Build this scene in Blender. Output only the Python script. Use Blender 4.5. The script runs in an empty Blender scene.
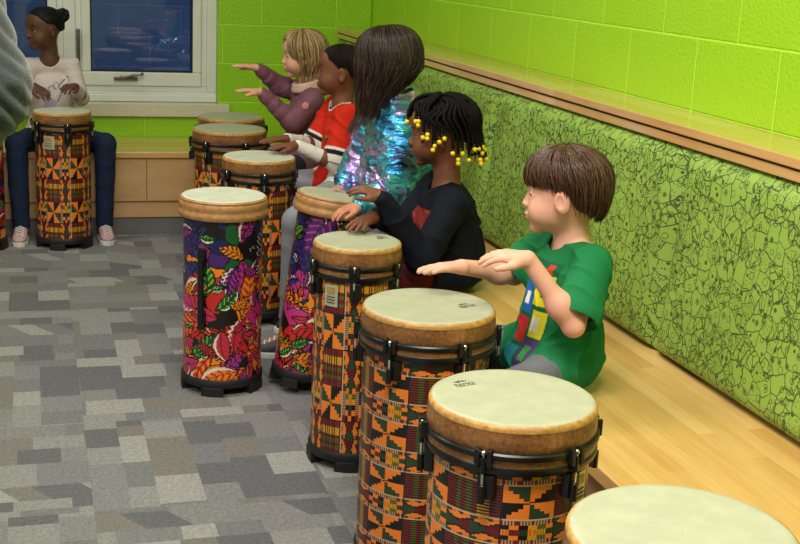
import bpy, math, random
import numpy as np
from mathutils import Vector, Matrix

SC = bpy.context.scene
COL = SC.collection
PI = math.pi

# ------------------------------------------------------------------ camera
CAM_P = (-1.782, -6.534, 1.3972)
F_PX, YAW, PITCH, ROLL = 1222.4, 0.2981, 0.2514, 0.0476
_cy, _sy = math.cos(YAW), math.sin(YAW)
_f0 = Vector((_sy, _cy, 0)); _r0 = Vector((_cy, -_sy, 0)); _z = Vector((0, 0, 1))
_f = _f0 * math.cos(PITCH) - _z * math.sin(PITCH)
_u = _z * math.cos(PITCH) + _f0 * math.sin(PITCH)
_r = _r0 * math.cos(ROLL) + _u * math.sin(ROLL)
_u2 = _u * math.cos(ROLL) - _r0 * math.sin(ROLL)
cam_data = bpy.data.cameras.new('camera')
cam = bpy.data.objects.new('camera', cam_data); COL.objects.link(cam)
cam_data.sensor_width = 36.0; cam_data.lens = F_PX / 800 * 36.0
cam_data.clip_start = 0.05; cam_data.clip_end = 60
m = Matrix((( _r[0], _u2[0], -_f[0], CAM_P[0]), (_r[1], _u2[1], -_f[1], CAM_P[1]), (_r[2], _u2[2], -_f[2], CAM_P[2]), (0, 0, 0, 1)))
cam.matrix_world = m
SC.camera = cam

# ------------------------------------------------------------------ world, lights, exposure
SC.view_settings.view_transform = 'Standard'
SC.view_settings.look = 'None'
SC.view_settings.gamma = 1.0
SC.view_settings.exposure = 0.65
SC.view_settings.use_curve_mapping = False
W = bpy.data.worlds.new('evening'); SC.world = W; W.use_nodes = True
W.node_tree.nodes['Background'].inputs[0].default_value = (0.16, 0.26, 0.58, 1)
W.node_tree.nodes['Background'].inputs[1].default_value = 1.3
def area(name, loc, size, power, color=(1, 0.96, 0.88)):
    l = bpy.data.lights.new(name, 'AREA'); l.shape = 'RECTANGLE'; l.size = size[0]; l.size_y = size[1]
    l.energy = power; l.color = color
    o = bpy.data.objects.new(name, l); o.location = loc; COL.objects.link(o); return o
area('ceiling_panel_light', (-1.5, -5.4, 2.85), (1.2, 0.6), 56)
area('ceiling_panel_light', (-1.5, -3.2, 2.85), (1.2, 0.6), 24)
area('ceiling_panel_light', (-1.9, -1.2, 2.85), (1.2, 0.6), 7)
area('ceiling_panel_light', (-3.9, -5.6, 2.85), (1.2, 0.6), 34)
area('ceiling_panel_light', (-3.9, -2.6, 2.85), (1.2, 0.6), 14)

# ------------------------------------------------------------------ colour + material helpers
def lin(c):
    r = []
    for v in c[:3]:
        v = v / 255.0
        r.append(v / 12.92 if v <= 0.04045 else ((v + 0.055) / 1.055) ** 2.4)
    return (r[0], r[1], r[2], 1.0)
def linA(c): return np.array(lin(c)[:3])

class NT:
    def __init__(s, name):
        s.m = bpy.data.materials.new(name); s.m.use_nodes = True
        s.t = s.m.node_tree; s.b = s.t.nodes['Principled BSDF']
    def n(s, typ, **kw):
        x = s.t.nodes.new(typ)
        for k, v in kw.items(): setattr(x, k, v)
        return x
    def l(s, a, b): s.t.links.new(a, b)
    def val(s, sock, v):
        if hasattr(v, 'node') or hasattr(v, 'links'): s.l(v, sock)
        else: sock.default_value = v
    def math(s, op, a, b=0.0, c=None):
        x = s.n('ShaderNodeMath', operation=op); s.val(x.inputs[0], a); s.val(x.inputs[1], b)
        if c is not None: s.val(x.inputs[2], c)
        return x.outputs[0]
    def mix(s, f, a, b, bt='MIX'):
        x = s.n('ShaderNodeMix', data_type='RGBA', blend_type=bt)
        s.val(x.inputs[0], f); s.val(x.inputs[6], a); s.val(x.inputs[7], b); return x.outputs[2]
    def noise(s, vec, scale, detail=3, out=0, rough=0.5):
        x = s.n('ShaderNodeTexNoise'); x.inputs['Scale'].default_value = scale; x.inputs['Detail'].default_value = detail
        x.inputs['Roughness'].default_value = rough
        if vec is not None: s.l(vec, x.inputs['Vector'])
        return x.outputs[out]
    def ramp(s, f, stops, interp='LINEAR'):
        x = s.n('ShaderNodeValToRGB'); x.color_ramp.interpolation = interp
        e = x.color_ramp.elements
        while len(e) < len(stops): e.new(0.5)
        for i, (p, c) in enumerate(stops): e[i].position = p; e[i].color = c
        s.l(f, x.inputs[0]); return x.outputs[0]
    def obj(s): return s.n('ShaderNodeTexCoord').outputs['Object']
    def bump(s, h, strength=0.3, dist=0.01):
        x = s.n('ShaderNodeBump'); x.inputs['Strength'].default_value = strength; x.inputs['Distance'].default_value = dist
        s.l(h, x.inputs['Height']); s.l(x.outputs[0], s.b.inputs['Normal']); return x
    def mapped(s, vec, scale=(1, 1, 1), rot=(0, 0, 0), loc=(0, 0, 0)):
        x = s.n('ShaderNodeMapping'); x.inputs['Scale'].default_value = scale; x.inputs['Rotation'].default_value = rot
        x.inputs['Location'].default_value = loc; s.l(vec, x.inputs[0]); return x.outputs[0]
    def set(s, color=None, rough=None, metal=None, **kw):
        if color is not None: s.val(s.b.inputs['Base Color'], color)
        if rough is not None: s.val(s.b.inputs['Roughness'], rough)
        if metal is not None: s.val(s.b.inputs['Metallic'], metal)
        for k, v in kw.items(): s.val(s.b.inputs[k.replace('_', ' ')], v)
        return s

def simple(name, rgb, rough=0.5, metal=0.0, var=0.12, scale=30, bump=0.0, **kw):
    t = NT(name); c = lin(rgb); v = t.obj()
    nz = t.noise(v, scale, 4)
    a = tuple(x * (1 - var) for x in c[:3]) + (1,); b = tuple(min(1, x * (1 + var)) for x in c[:3]) + (1,)
    t.set(t.ramp(nz, [(0.3, a), (0.7, b)]), rough, metal, **kw)
    if bump: t.bump(nz, bump, 0.004)
    return t.m

def attr_mat(name, rough=0.6, bump=0.15, bscale=300, metal=0.0, coat=0.0):
    t = NT(name); a = t.n('ShaderNodeAttribute', attribute_name='tint')
    nz = t.noise(t.obj(), bscale, 3)
    c = t.mix(1.0, a.outputs['Color'], t.ramp(nz, [(0.3, (0.85,) * 3 + (1,)), (0.7, (1, 1, 1, 1))]), 'MULTIPLY')
    t.set(c, rough, metal, Coat_Weight=coat, Specular_IOR_Level=0.5 if coat else 0.2)
    t.bump(nz, bump, 0.002); return t.m

def block_wall(name, rgb, ax):
    t = NT(name); v = t.obj()
    sx = t.n('ShaderNodeSeparateXYZ'); t.l(v, sx.inputs[0])
    cb = t.n('ShaderNodeCombineXYZ'); t.l(sx.outputs[ax], cb.inputs[0]); t.l(sx.outputs[2], cb.inputs[1])
    mp = t.mapped(cb.outputs[0], loc=(40 * 0.4064 + 0.2032, 0.0, 0))
    br = t.n('ShaderNodeTexBrick'); t.l(mp, br.inputs['Vector'])
    br.inputs['Scale'].default_value = 1.0; br.inputs['Brick Width'].default_value = 0.4064
    br.inputs['Row Height'].default_value = 0.2032; br.inputs['Mortar Size'].default_value = 0.0045
    br.inputs['Mortar Smooth'].default_value = 0.6; br.inputs['Bias'].default_value = 0
    br.offset = 0.5
    c = lin(rgb)
    br.inputs['Color1'].default_value = c
    br.inputs['Color2'].default_value = tuple(x * 0.96 for x in c[:3]) + (1,)
    br.inputs['Mortar'].default_value = tuple(min(1, x * 1.3 + 0.02) for x in c[:3]) + (1,)
    nz = t.noise(v, 95, 3); nz2 = t.noise(v, 14, 3)
    h = t.math('ADD', t.math('MULTIPLY', br.outputs['Fac'], -1.0), t.math('ADD', t.math('MULTIPLY', nz, 1.1), t.math('MULTIPLY', nz2, 0.12)))
    t.set(br.outputs['Color'], 0.36)
    t.bump(h, 0.55, 0.005); return t.m

M = {}
M['wall_right'] = block_wall('lime painted block', (166, 218, 40), 1)
M['wall_back'] = block_wall('lime painted block dimmed back', (150, 208, 30), 0)  # same lime paint as the right wall, weaker light painted into the colour
M['ceiling'] = simple('ceiling tile white', (215, 213, 205), 0.9, var=0.04, scale=60, bump=0.2)
M['plain_wall'] = simple('pale painted block', (172, 178, 150), 0.7, var=0.03)
M['window_white'] = simple('window frame paint', (226, 227, 222), 0.35, var=0.04, scale=8)
M['sill'] = simple('sill composite', (208, 204, 182), 0.4, var=0.08, scale=150)
M['steel'] = simple('satin steel', (120, 118, 112), 0.35, 1.0, var=0.1)
M['chrome'] = simple('chrome', (225, 225, 225), 0.12, 1.0, var=0.03)
M['black'] = simple('black hardware', (16, 16, 17), 0.32, 0.0, var=0.2)
M['rubber'] = simple('black rubber', (22, 22, 24), 0.6, 0.0, var=0.2)
M['gap'] = simple('dark gap', (70, 46, 30), 0.8)
M['kick'] = simple('grey vinyl toe kick', (112, 112, 108), 0.45, var=0.1, scale=6)

def wood(name, c1, c2, c3, axis, strip=0.042, rough=0.28, figure=False):
    """axis: index of the grain direction; strips are laid side by side across it"""
    t = NT(name); v = t.obj()
    sx = t.n('ShaderNodeSeparateXYZ'); t.l(v, sx.inputs[0])
    across = 0 if axis == 1 else 1
    if axis == 0 and figure: across = 2
    cell = t.math('FLOOR', t.math('DIVIDE', sx.outputs[across], strip))
    wn = t.n('ShaderNodeTexWhiteNoise', noise_dimensions='1D'); t.l(cell, wn.inputs['W'])
    seg = t.math('FLOOR', t.math('ADD', t.math('DIVIDE', sx.outputs[axis], 0.9), t.math('MULTIPLY', wn.outputs['Value'], 7.0)))
    wn2 = t.n('ShaderNodeTexWhiteNoise', noise_dimensions='2D')
    cb = t.n('ShaderNodeCombineXYZ'); t.l(cell, cb.inputs[0]); t.l(seg, cb.inputs[1]); t.l(cb.outputs[0], wn2.inputs['Vector'])
    sc = [1, 1, 1]; sc[axis] = 0.06
    if figure: sc[axis] = 0.3
    mp = t.mapped(v, scale=tuple(sc))
    nz = t.noise(mp, 90 if not figure else 14, 5, rough=0.6)
    nz2 = t.noise(mp, 22, 4)
    f = t.math('ADD', t.math('MULTIPLY', nz, 0.45), t.math('MULTIPLY', nz2, 0.25))
    f = t.math('ADD', f, t.math('MULTIPLY', wn2.outputs['Value'], 0.0 if figure else 0.42))
    if figure: f = t.math('ADD', f, 0.2)
    col = t.ramp(f, [(0.25, lin(c1)), (0.55, lin(c2)), (0.85, lin(c3))])
    t.set(col, rough, Coat_Weight=0.6, Coat_Roughness=0.1)
    t.bump(nz, 0.06, 0.002); return t.m
M['bench_wood'] = wood('maple butcher block along bench', (196, 142, 74), (216, 168, 96), (232, 192, 124), 1)
M['bench_wood_x'] = wood('maple butcher block back bench', (196, 142, 74), (216, 168, 96), (232, 192, 124), 0)
M['panel_x'] = wood('maple plywood back panel', (186, 140, 88), (206, 164, 112), (220, 184, 136), 0, figure=True, strip=5, rough=0.4)
M['panel_y_shaded'] = wood('maple plywood shaded side panel', (150, 110, 78), (168, 128, 92), (184, 146, 108), 1, strip=5, rough=0.45)  # maple darkened in colour, shade of the right bench's front painted in
M['ledge_wood'] = wood('oak ledge along wall', (196, 144, 90), (214, 166, 110), (226, 186, 134), 1, strip=0.3, rough=0.16)

def carpet():
    t = NT('quarter turned carpet tiles'); v = t.obj()
    sx = t.n('ShaderNodeSeparateXYZ'); t.l(v, sx.inputs[0])
    T = 0.61
    X = t.math('DIVIDE', t.math('ADD', sx.outputs[0], 1.66 + 40 * T), T)
    Y = t.math('DIVIDE', t.math('ADD', sx.outputs[1], 2.98 + 40 * T), T)
    cx = t.math('FLOOR', X); cy = t.math('FLOOR', Y)
    par = t.math('MODULO', t.math('ADD', cx, cy), 2.0)       # 0: strips along X, 1: strips along Y
    fx = t.math('FRACT', X); fy = t.math('FRACT', Y)
    a = t.math('ADD', t.math('MULTIPLY', fx, par), t.math('MULTIPLY', fy, t.math('SUBTRACT', 1.0, par)))    # across strips
    b = t.math('ADD', t.math('MULTIPLY', fy, par), t.math('MULTIPLY', fx, t.math('SUBTRACT', 1.0, par)))    # along strips
    tile = t.n('ShaderNodeTexWhiteNoise', noise_dimensions='2D')
    cb = t.n('ShaderNodeCombineXYZ'); t.l(cx, cb.inputs[0]); t.l(cy, cb.inputs[1]); t.l(cb.outputs[0], tile.inputs['Vector'])
    seed = t.math('MULTIPLY', tile.outputs['Value'], 97.0)
    vo = t.n('ShaderNodeTexVoronoi', voronoi_dimensions='1D'); vo.inputs['Scale'].default_value = 1
    t.l(t.math('ADD', t.math('MULTIPLY', a, 6.0), t.math('FLOOR', seed)), vo.inputs['W'])
    sid = t.n('ShaderNodeSeparateColor'); t.l(vo.outputs['Color'], sid.inputs[0])
    vo2 = t.n('ShaderNodeTexVoronoi', voronoi_dimensions='1D'); vo2.inputs['Scale'].default_value = 1
    skew = t.math('MULTIPLY', t.math('MULTIPLY', a, 2.6), t.math('GREATER_THAN', sid.outputs[1], 0.72))
    t.l(t.math('ADD', t.math('ADD', t.math('MULTIPLY', b, 4.2), skew), t.math('MULTIPLY', t.math('FLOOR', t.math('MULTIPLY', sid.outputs[0], 40)), 7.0)), vo2.inputs['W'])
    s2 = t.n('ShaderNodeSeparateColor'); t.l(vo2.outputs['Color'], s2.inputs[0])
    base = t.ramp(s2.outputs[0], [(0.0, lin((92, 92, 98))), (0.12, lin((112, 112, 115))), (0.34, lin((124, 123, 124))), (0.54, lin((136, 135, 134))),
                                  (0.68, lin((117, 111, 107))), (0.81, lin((151, 150, 147))), (0.9, lin((118, 117, 120)))], 'CONSTANT')
    # pile: loops and ribs
    st = t.mapped(v, scale=(1, 1, 1))
    pile = t.noise(st, 260, 3, rough=0.7)
    rib = t.math('SINE', t.math('MULTIPLY', t.math('ADD', sx.outputs[0], t.math('MULTIPLY', pile, 0.003)), 900.0))
    mot = t.noise(v, 75, 3, rough=0.8)
    col = t.mix(1.0, base, t.ramp(t.math('ADD', t.math('MULTIPLY', pile, 0.6), t.math('MULTIPLY', mot, 0.4)), [(0.36, (0.5,) * 3 + (1,)), (0.62, (1.3,) * 3 + (1,))]), 'MULTIPLY')
    t.set(col, 0.95, Sheen_Weight=0.15)
    t.bump(t.math('ADD', pile, t.math('MULTIPLY', rib, 0.25)), 0.5, 0.004); return t.m
M['carpet'] = carpet()

def doodle():
    t = NT('lime doodle upholstery'); v = t.obj()
    sx = t.n('ShaderNodeSeparateXYZ'); t.l(v, sx.inputs[0])
    cb = t.n('ShaderNodeCombineXYZ'); t.l(sx.outputs[1], cb.inputs[0]); t.l(sx.outputs[2], cb.inputs[1])
    p = cb.outputs[0]
    nzc = t.noise(p, 16, 2, out=1)
    mx = t.n('ShaderNodeVectorMath', operation='SUBTRACT'); t.l(nzc, mx.inputs[0]); mx.inputs[1].default_value = (0.5, 0.5, 0.5)
    ms = t.n('ShaderNodeVectorMath', operation='SCALE'); t.l(mx.outputs[0], ms.inputs[0]); ms.inputs['Scale'].default_value = 0.045
    ad = t.n('ShaderNodeVectorMath', operation='ADD'); t.l(p, ad.inputs[0]); t.l(ms.outputs[0], ad.inputs[1]); q = ad.outputs[0]
    def vor(scale, feat, vec=q, rnd=1.0):
        x = t.n('ShaderNodeTexVoronoi', voronoi_dimensions='2D', feature=feat); x.inputs['Scale'].default_value = scale
        x.inputs['Randomness'].default_value = rnd; t.l(vec, x.inputs['Vector']); return x
    e1 = vor(24, 'DISTANCE_TO_EDGE'); line1 = t.math('LESS_THAN', e1.outputs[0], 0.032)
    e2 = vor(50, 'DISTANCE_TO_EDGE', t.mapped(q, loc=(3.1, 1.7, 0), scale=(1, 0.6, 1))); 
    c1 = vor(24, 'F1'); sc = t.n('ShaderNodeSeparateColor'); t.l(c1.outputs['Color'], sc.inputs[0])
    pick = t.math('GREATER_THAN', sc.outputs[0], 0.52)
    line2 = t.math('MULTIPLY', t.math('LESS_THAN', e2.outputs[0], 0.055), pick)
    c2 = vor(36, 'F1', t.mapped(p, loc=(9.3, 4.4, 0)), 0.8); s2 = t.n('ShaderNodeSeparateColor'); t.l(c2.outputs['Color'], s2.inputs[0])
    d2 = c2.outputs['Distance']
    ring = t.math('MULTIPLY', t.math('LESS_THAN', t.math('ABSOLUTE', t.math('SUBTRACT', d2, t.math('ADD', 0.16, t.math('MULTIPLY', s2.outputs[1], 0.16)))), 0.034), t.math('GREATER_THAN', s2.outputs[0], 0.35))
    dot = t.math('MULTIPLY', t.math('LESS_THAN', d2, 0.15), t.math('GREATER_THAN', s2.outputs[2], 0.5))
    # radiating stripes inside some cells
    sub = t.n('ShaderNodeVectorMath', operation='SUBTRACT'); t.l(q, sub.inputs[0]); t.l(c1.outputs['Position'], sub.inputs[1])
    s3 = t.n('ShaderNodeSeparateXYZ'); t.l(sub.outputs[0], s3.inputs[0])
    ang = t.math('ARCTAN2', s3.outputs[1], s3.outputs[0])
    ray = t.math('MULTIPLY', t.math('GREATER_THAN', t.math('SINE', t.math('MULTIPLY', ang, 16)), 0.86), t.math('GREATER_THAN', sc.outputs[1], 0.84))
    c3 = vor(95, 'F1', p, 0.9); sp = t.math('MULTIPLY', t.math('LESS_THAN', c3.outputs['Distance'], 0.16), t.math('GREATER_THAN', sc.outputs[2], 0.72))
    f = line1
    for x in (line2, ring, dot, ray, sp): f = t.math('MAXIMUM', f, x)
    weave = t.noise(p, 900, 2)
    base = t.ramp(t.noise(p, 3, 2), [(0.3, lin((140, 172, 68))), (0.7, lin((151, 183, 78)))])
    t.set(t.mix(t.math('MULTIPLY', f, 0.86), base, lin((34, 48, 18))), 0.6)
    t.bump(t.math('ADD', weave, t.math('MULTIPLY', t.noise(p, 9, 2), 1.0)), 0.18, 0.004); return t.m
M['doodle'] = doodle()

def skin(name, rgb, red=1.12, sss=0.12):
    t = NT(name); v = t.obj(); c = lin(rgb)
    nz = t.noise(v, 18, 4)
    a = (c[0] * 0.92, c[1] * 0.86, c[2] * 0.84, 1); b = (min(1, c[0] * red), c[1] * 1.03, c[2] * 1.02, 1)
    t.set(t.ramp(nz, [(0.3, a), (0.7, b)]), 0.58, Subsurface_Weight=sss, Subsurface_Scale=0.01)
    t.b.inputs['Subsurface Radius'].default_value = (1.0, 0.35, 0.2)
    t.bump(t.noise(v, 260, 2), 0.06, 0.001); return t.m
def hairmat(name, dark, light, rough=0.38):
    t = NT(name); a = t.n('ShaderNodeAttribute', attribute_name='tint')
    sp = t.n('ShaderNodeSeparateColor'); t.l(a.outputs['Color'], sp.inputs[0])
    t.set(t.ramp(sp.outputs[0], [(0.0, lin(dark)), (1.0, lin(light))]), rough, Specular_IOR_Level=0.35 if rough < 0.5 else 0.15); return t.m
def cloth(name, rgb, rough=0.85, bump=0.25, scale=350, var=0.1, **kw):
    kw.setdefault('Specular_IOR_Level', 0.2)
    t = NT(name); v = t.obj(); c = lin(rgb)
    big = t.noise(v, 12, 3); f = t.noise(v, scale, 2)
    a = tuple(x * (1 - var) for x in c[:3]) + (1,); b = tuple(min(1, x * (1 + var)) for x in c[:3]) + (1,)
    t.set(t.ramp(big, [(0.3, a), (0.7, b)]), rough, **kw); t.bump(f, bump, 0.002); return t.m

# ------------------------------------------------------------------ object helpers
def empty(name, loc=(0, 0, 0), rz=0.0):
    o = bpy.data.objects.new(name, None); o.location = loc; o.rotation_euler = (0, 0, rz); o.empty_display_size = 0.1
    COL.objects.link(o); return o
def tag(o, label=None, cat=None, group=None, kind=None):
    if label: o['label'] = label
    if cat: o['category'] = cat
    if group: o['group'] = group
    if kind: o['kind'] = kind
    return o
def mesh_obj(name, verts, faces, mat, parent=None, smooth=True, loc=(0, 0, 0), tint=None, dom='POINT'):
    me = bpy.data.meshes.new(name)
    if isinstance(verts, np.ndarray) and isinstance(faces, np.ndarray):
        nv, nf = len(verts), len(faces); k = faces.shape[1]
        me.vertices.add(nv); me.vertices.foreach_set('co', np.ascontiguousarray(verts, np.float32).ravel())
        me.loops.add(nf * k); me.loops.foreach_set('vertex_index', np.ascontiguousarray(faces, np.int32).ravel())
        me.polygons.add(nf); me.polygons.foreach_set('loop_start', np.arange(0, nf * k, k, dtype=np.int32))
        me.polygons.foreach_set('loop_total', np.full(nf, k, np.int32)); me.update(calc_edges=True)
    else:
        me.from_pydata([tuple(v) for v in verts], [], [tuple(f) for f in faces]); me.update()
    me.polygons.foreach_set('use_smooth', [smooth] * len(me.polygons))
    for mm in (mat if isinstance(mat, (list, tuple)) else [mat]): me.materials.append(mm)
    if tint is not None:
        a = me.color_attributes.new('tint', 'FLOAT_COLOR', dom)
        d = np.ones((len(tint), 4), np.float32); d[:, :3] = tint
        a.data.foreach_set('color', d.ravel())
    o = bpy.data.objects.new(name, me); o.location = loc; COL.objects.link(o)
    if parent: o.parent = parent
    return o
class MB:
    def __init__(s): s.v = []; s.f = []; s.t = []
    def add(s, v, f, tint=None):
        n = len(s.v); s.v += [tuple(x) for x in v]; s.f += [tuple(i + n for i in q) for q in f]
        if tint is not None: s.t += [tint] * len(v)
    def box(s, x0, x1, y0, y1, z0, z1):
        s.add([(x0, y0, z0), (x1, y0, z0), (x1, y1, z0), (x0, y1, z0), (x0, y0, z1), (x1, y0, z1), (x1, y1, z1), (x0, y1, z1)],
              [(0, 3, 2, 1), (4, 5, 6, 7), (0, 1, 5, 4), (1, 2, 6, 5), (2, 3, 7, 6), (3, 0, 4, 7)])
        return s
    def lathe(s, prof, n=64, cap0=False, cap1=False):
        v = []; f = []
        for r, z in prof:
            for i in range(n):
                a = 2 * PI * i / n; v.append((r * math.cos(a), r * math.sin(a), z))
        for j in range(len(prof) - 1):
            for i in range(n):
                k = (i + 1) % n; f.append((j * n + i, j * n + k, (j + 1) * n + k, (j + 1) * n + i))
        if cap0: f.append(tuple(range(n - 1, -1, -1)))
        if cap1: f.append(tuple((len(prof) - 1) * n + i for i in range(n)))
        s.add(v, f); return s
    def tube(s, pts, rads, n=6, tint=None, flat=1.0, cap=True):
        v = []; f = []; P = [Vector(p) for p in pts]; up = Vector((0, 0, 1)); N = None
        for i, p in enumerate(P):
            d = (P[min(i + 1, len(P) - 1)] - P[max(i - 1, 0)])
            if d.length < 1e-9: d = Vector((0, 0, 1))
            d.normalize()
            if N is None: N = d.orthogonal().normalized()
            N = (N - d * N.dot(d)); N = N.normalized() if N.length > 1e-6 else d.orthogonal().normalized()
            B = d.cross(N); r = rads[i] if hasattr(rads, '__len__') else rads
            for k in range(n):
                a = 2 * PI * k / n; v.append(p + N * (r * math.cos(a)) + B * (r * flat * math.sin(a)))
        for i in range(len(P) - 1):
            for k in range(n):
                q = (k + 1) % n; f.append((i * n + k, i * n + q, (i + 1) * n + q, (i + 1) * n + k))
        if cap: f.append(tuple(range(n - 1, -1, -1))); f.append(tuple((len(P) - 1) * n + k for k in range(n)))
        s.add(v, f, tint); return s
    def sphere(s, c, r, n=12, m=8, tint=None, sc=(1, 1, 1)):
        v = []; f = []
        for j in range(m + 1):
            th = PI * j / m
            for i in range(n):
                a = 2 * PI * i / n
                v.append((c[0] + r * sc[0] * math.sin(th) * math.cos(a), c[1] + r * sc[1] * math.sin(th) * math.sin(a), c[2] + r * sc[2] * math.cos(th)))
        for j in range(m):
            for i in range(n):
                k = (i + 1) % n; f.append((j * n + i, (j + 1) * n + i, (j + 1) * n + k, j * n + k))
        s.add(v, f, tint); return s
    def build(s, name, mat, parent=None, smooth=False, loc=(0, 0, 0), bevel=0, sub=0, auto=True):
        o = mesh_obj(name, s.v, s.f, mat, parent, smooth, loc, np.array(s.t) if s.t else None)
        if smooth and auto:
            try: o.data.set_sharp_from_angle(angle=math.radians(40))
            except Exception: pass
        if bevel:
            b = o.modifiers.new('bevel', 'BEVEL'); b.width = bevel; b.segments = 2; b.limit_method = 'ANGLE'
        if sub:
            b = o.modifiers.new('sub', 'SUBSURF'); b.levels = sub; b.render_levels = sub
        return o
def copy_tree(o, parent=None):
    c = o.copy(); COL.objects.link(c)
    if parent: c.parent = parent
    for ch in list(o.children): copy_tree(ch, c)
    return c

# ------------------------------------------------------------------ the room
def struct(name, mb, mat, **kw): return tag(mb.build(name, mat, **kw), kind='structure')
XL, YB, ZC = -5.6, -8.6, 2.9
struct('floor', MB().box(XL, 0.3, YB, 0.3, -0.1, 0), M['carpet'])
struct('ceiling', MB().box(XL, 0.3, YB, 0.3, ZC, ZC + 0.1), M['ceiling'])
struct('wall_right', MB().box(0, 0.2, YB, 0.2, 0, ZC), M['wall_right'])
struct('wall_left', MB().box(XL - 0.2, XL, YB, 0.2, 0, ZC), M['plain_wall'])
struct('wall_front', MB().box(XL, 0.2, YB - 0.2, YB, 0, ZC), M['plain_wall'])
# window opening X -2.36..-0.835, Z 0.60..2.1 ; rounded block edge on the jamb
WX0, WX1, WZ0, WZ1 = -2.36, -0.835, 0.60, 2.10
wb = MB().box(XL, WX0, 0, 0.2, 0, ZC).box(WX1, 0, 0, 0.2, 0, ZC).box(WX0, WX1, 0, 0.2, 0, WZ0 - 0.005).box(WX0, WX1, 0, 0.2, WZ1, ZC)
struct('wall_back', wb, M['wall_back'], bevel=0.012)

# window_1: frame, mullion, two casements
wr = tag(empty('window_1', (0, 0.09, 0)), kind='structure')
def frame_ring(mb, x0, x1, z0, z1, w, y0, y1, wb=None):
    wb = wb or w
    mb.box(x0, x1, y0, y1, z0, z0 + wb).box(x0, x1, y0, y1, z1 - w, z1).box(x0, x0 + w, y0, y1, z0 + wb, z1 - w).box(x1 - w, x1, y0, y1, z0 + wb, z1 - w)
fm = MB(); frame_ring(fm, WX0, WX1, WZ0, WZ1, 0.05, -0.03, 0.08)
fm.box(WX0, WX1, -0.045, -0.03, WZ0, WZ0 + 0.035)
fm.box(-1.62, -1.56, -0.03, 0.08, WZ0 + 0.05, WZ1 - 0.05)
fm.build('window_frame', M['window_white'], wr, bevel=0.004)
for (x0, x1) in ((WX0 + 0.05, -1.62), (-1.56, WX1 - 0.05)):
    s = MB(); frame_ring(s, x0, x1, WZ0 + 0.05, WZ1 - 0.05, 0.03, -0.02, 0.06); so = s.build('sash', M['window_white'], wr, bevel=0.004)
    s = MB(); frame_ring(s, x0 + 0.03, x1 - 0.03, WZ0 + 0.08, WZ1 - 0.08, 0.045, -0.032, 0.04, 0.072); s.build('sash_rail', M['window_white'], so, bevel=0.006)
    s = MB(); frame_ring(s, x0 + 0.075, x1 - 0.075, WZ0 + 0.152, WZ1 - 0.125, 0.008, -0.02, 0.03); s.build('gasket', M['rubber'], so)
    g = NT('window glass'); g.set((0.72, 0.80, 0.95, 1), 0.02, Transmission_Weight=1.0, IOR=1.5)
    MB().box(x0 + 0.07, x1 - 0.07, 0.0, 0.006, WZ0 + 0.15, WZ1 - 0.12).build('pane', g.m, so)
# crank handle on the bottom rail, latch on the mullion side
hb = MB().box(-1.37, -1.25, -0.055, -0.03, 0.712, 0.728)
hb.box(-1.34, -1.27, -0.06, -0.045, 0.728, 0.734)
ho = hb.build('crank_housing', M['steel'], wr, bevel=0.004)
MB().tube([(-1.30, -0.06, 0.727), (-1.27, -0.075, 0.740), (-1.235, -0.075, 0.744)], [0.007, 0.007, 0.006], 8).sphere((-1.228, -0.075, 0.747), 0.009).build('crank_handle', M['steel'], ho, smooth=True)
lt = MB().box(-1.556, -1.538, -0.045, -0.03, 0.80, 0.97).box(-1.553, -1.541, -0.06, -0.045, 0.86, 0.945).build('latch', M['steel'], wr, bevel=0.004)
# composite sill
sl = tag(empty('window_sill', (0, 0, 0)), 'pale speckled stone window sill below the white casement window', 'window sill')
MB().box(WX0 - 0.06, WX1 + 0.06, -0.03, 0.0, 0.53, 0.60).box(WX0 + 0.001, WX1 - 0.001, -0.001, 0.06, 0.575, 0.598).build('slab', M['sill'], sl, bevel=0.004)
# dark courtyard beyond the glass
struct('wall_outside', MB().box(-6, 1.5, 1.9, 2.0, -0.5, 3.5), block_wall('grey block outside', (110, 118, 130), 0))
struct('ground_outside', MB().box(-6, 1.5, 0.25, 1.9, -0.5, -0.4), M['kick'])

# ------------------------------------------------------------------ benches, ledge, cushions
SZ = 0.42
br_ = tag(empty('bench', (-0.45, -3.4, 0)), 'long maple bench with butcher block seat running along the right wall', 'bench')
def rel(mb, o):
    mb.v = [(v[0] - o.location[0], v[1] - o.location[1], v[2] - o.location[2]) for v in mb.v]; return mb
rel(MB().box(-0.705, -0.005, -7.4, -0.005, SZ - 0.035, SZ), br_).build('seat', M['bench_wood'], br_, bevel=0.004)
rel(MB().box(-0.69, -0.05, -7.38, -0.51, 0.19, SZ - 0.035), br_).build('front_panel', M['panel_y_shaded'], br_)
rel(MB().box(-0.675, -0.05, -7.38, -0.55, 0.10, 0.186), br_).build('lower_panel', M['panel_y_shaded'], br_)
rel(MB().box(-0.66, -0.05, -7.36, -0.56, 0.0, 0.10), br_).build('toe_kick', M['kick'], br_)
bb = tag(empty('bench', (-2.9, -0.25, 0)), 'maple bench with figured plywood front under the window', 'bench')
rel(MB().box(-5.4, -0.712, -0.505, -0.005, SZ - 0.03, SZ), bb).build('seat', M['bench_wood_x'], bb, bevel=0.004)
for x0, x1 in ((-5.38, -3.32), (-3.317, -1.253), (-1.25, -0.715)):
    rel(MB().box(x0, x1, -0.49, -0.05, 0.175, SZ - 0.03), bb).build('front_panel', M['panel_x'], bb)
rel(MB().box(-5.38, -0.715, -0.475, -0.05, 0.09, 0.171), bb).build('lower_panel', M['panel_x'], bb)
rel(MB().box(-5.38, -0.715, -0.465, -0.05, 0.0, 0.09), bb).build('toe_kick', M['kick'], bb)

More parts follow.
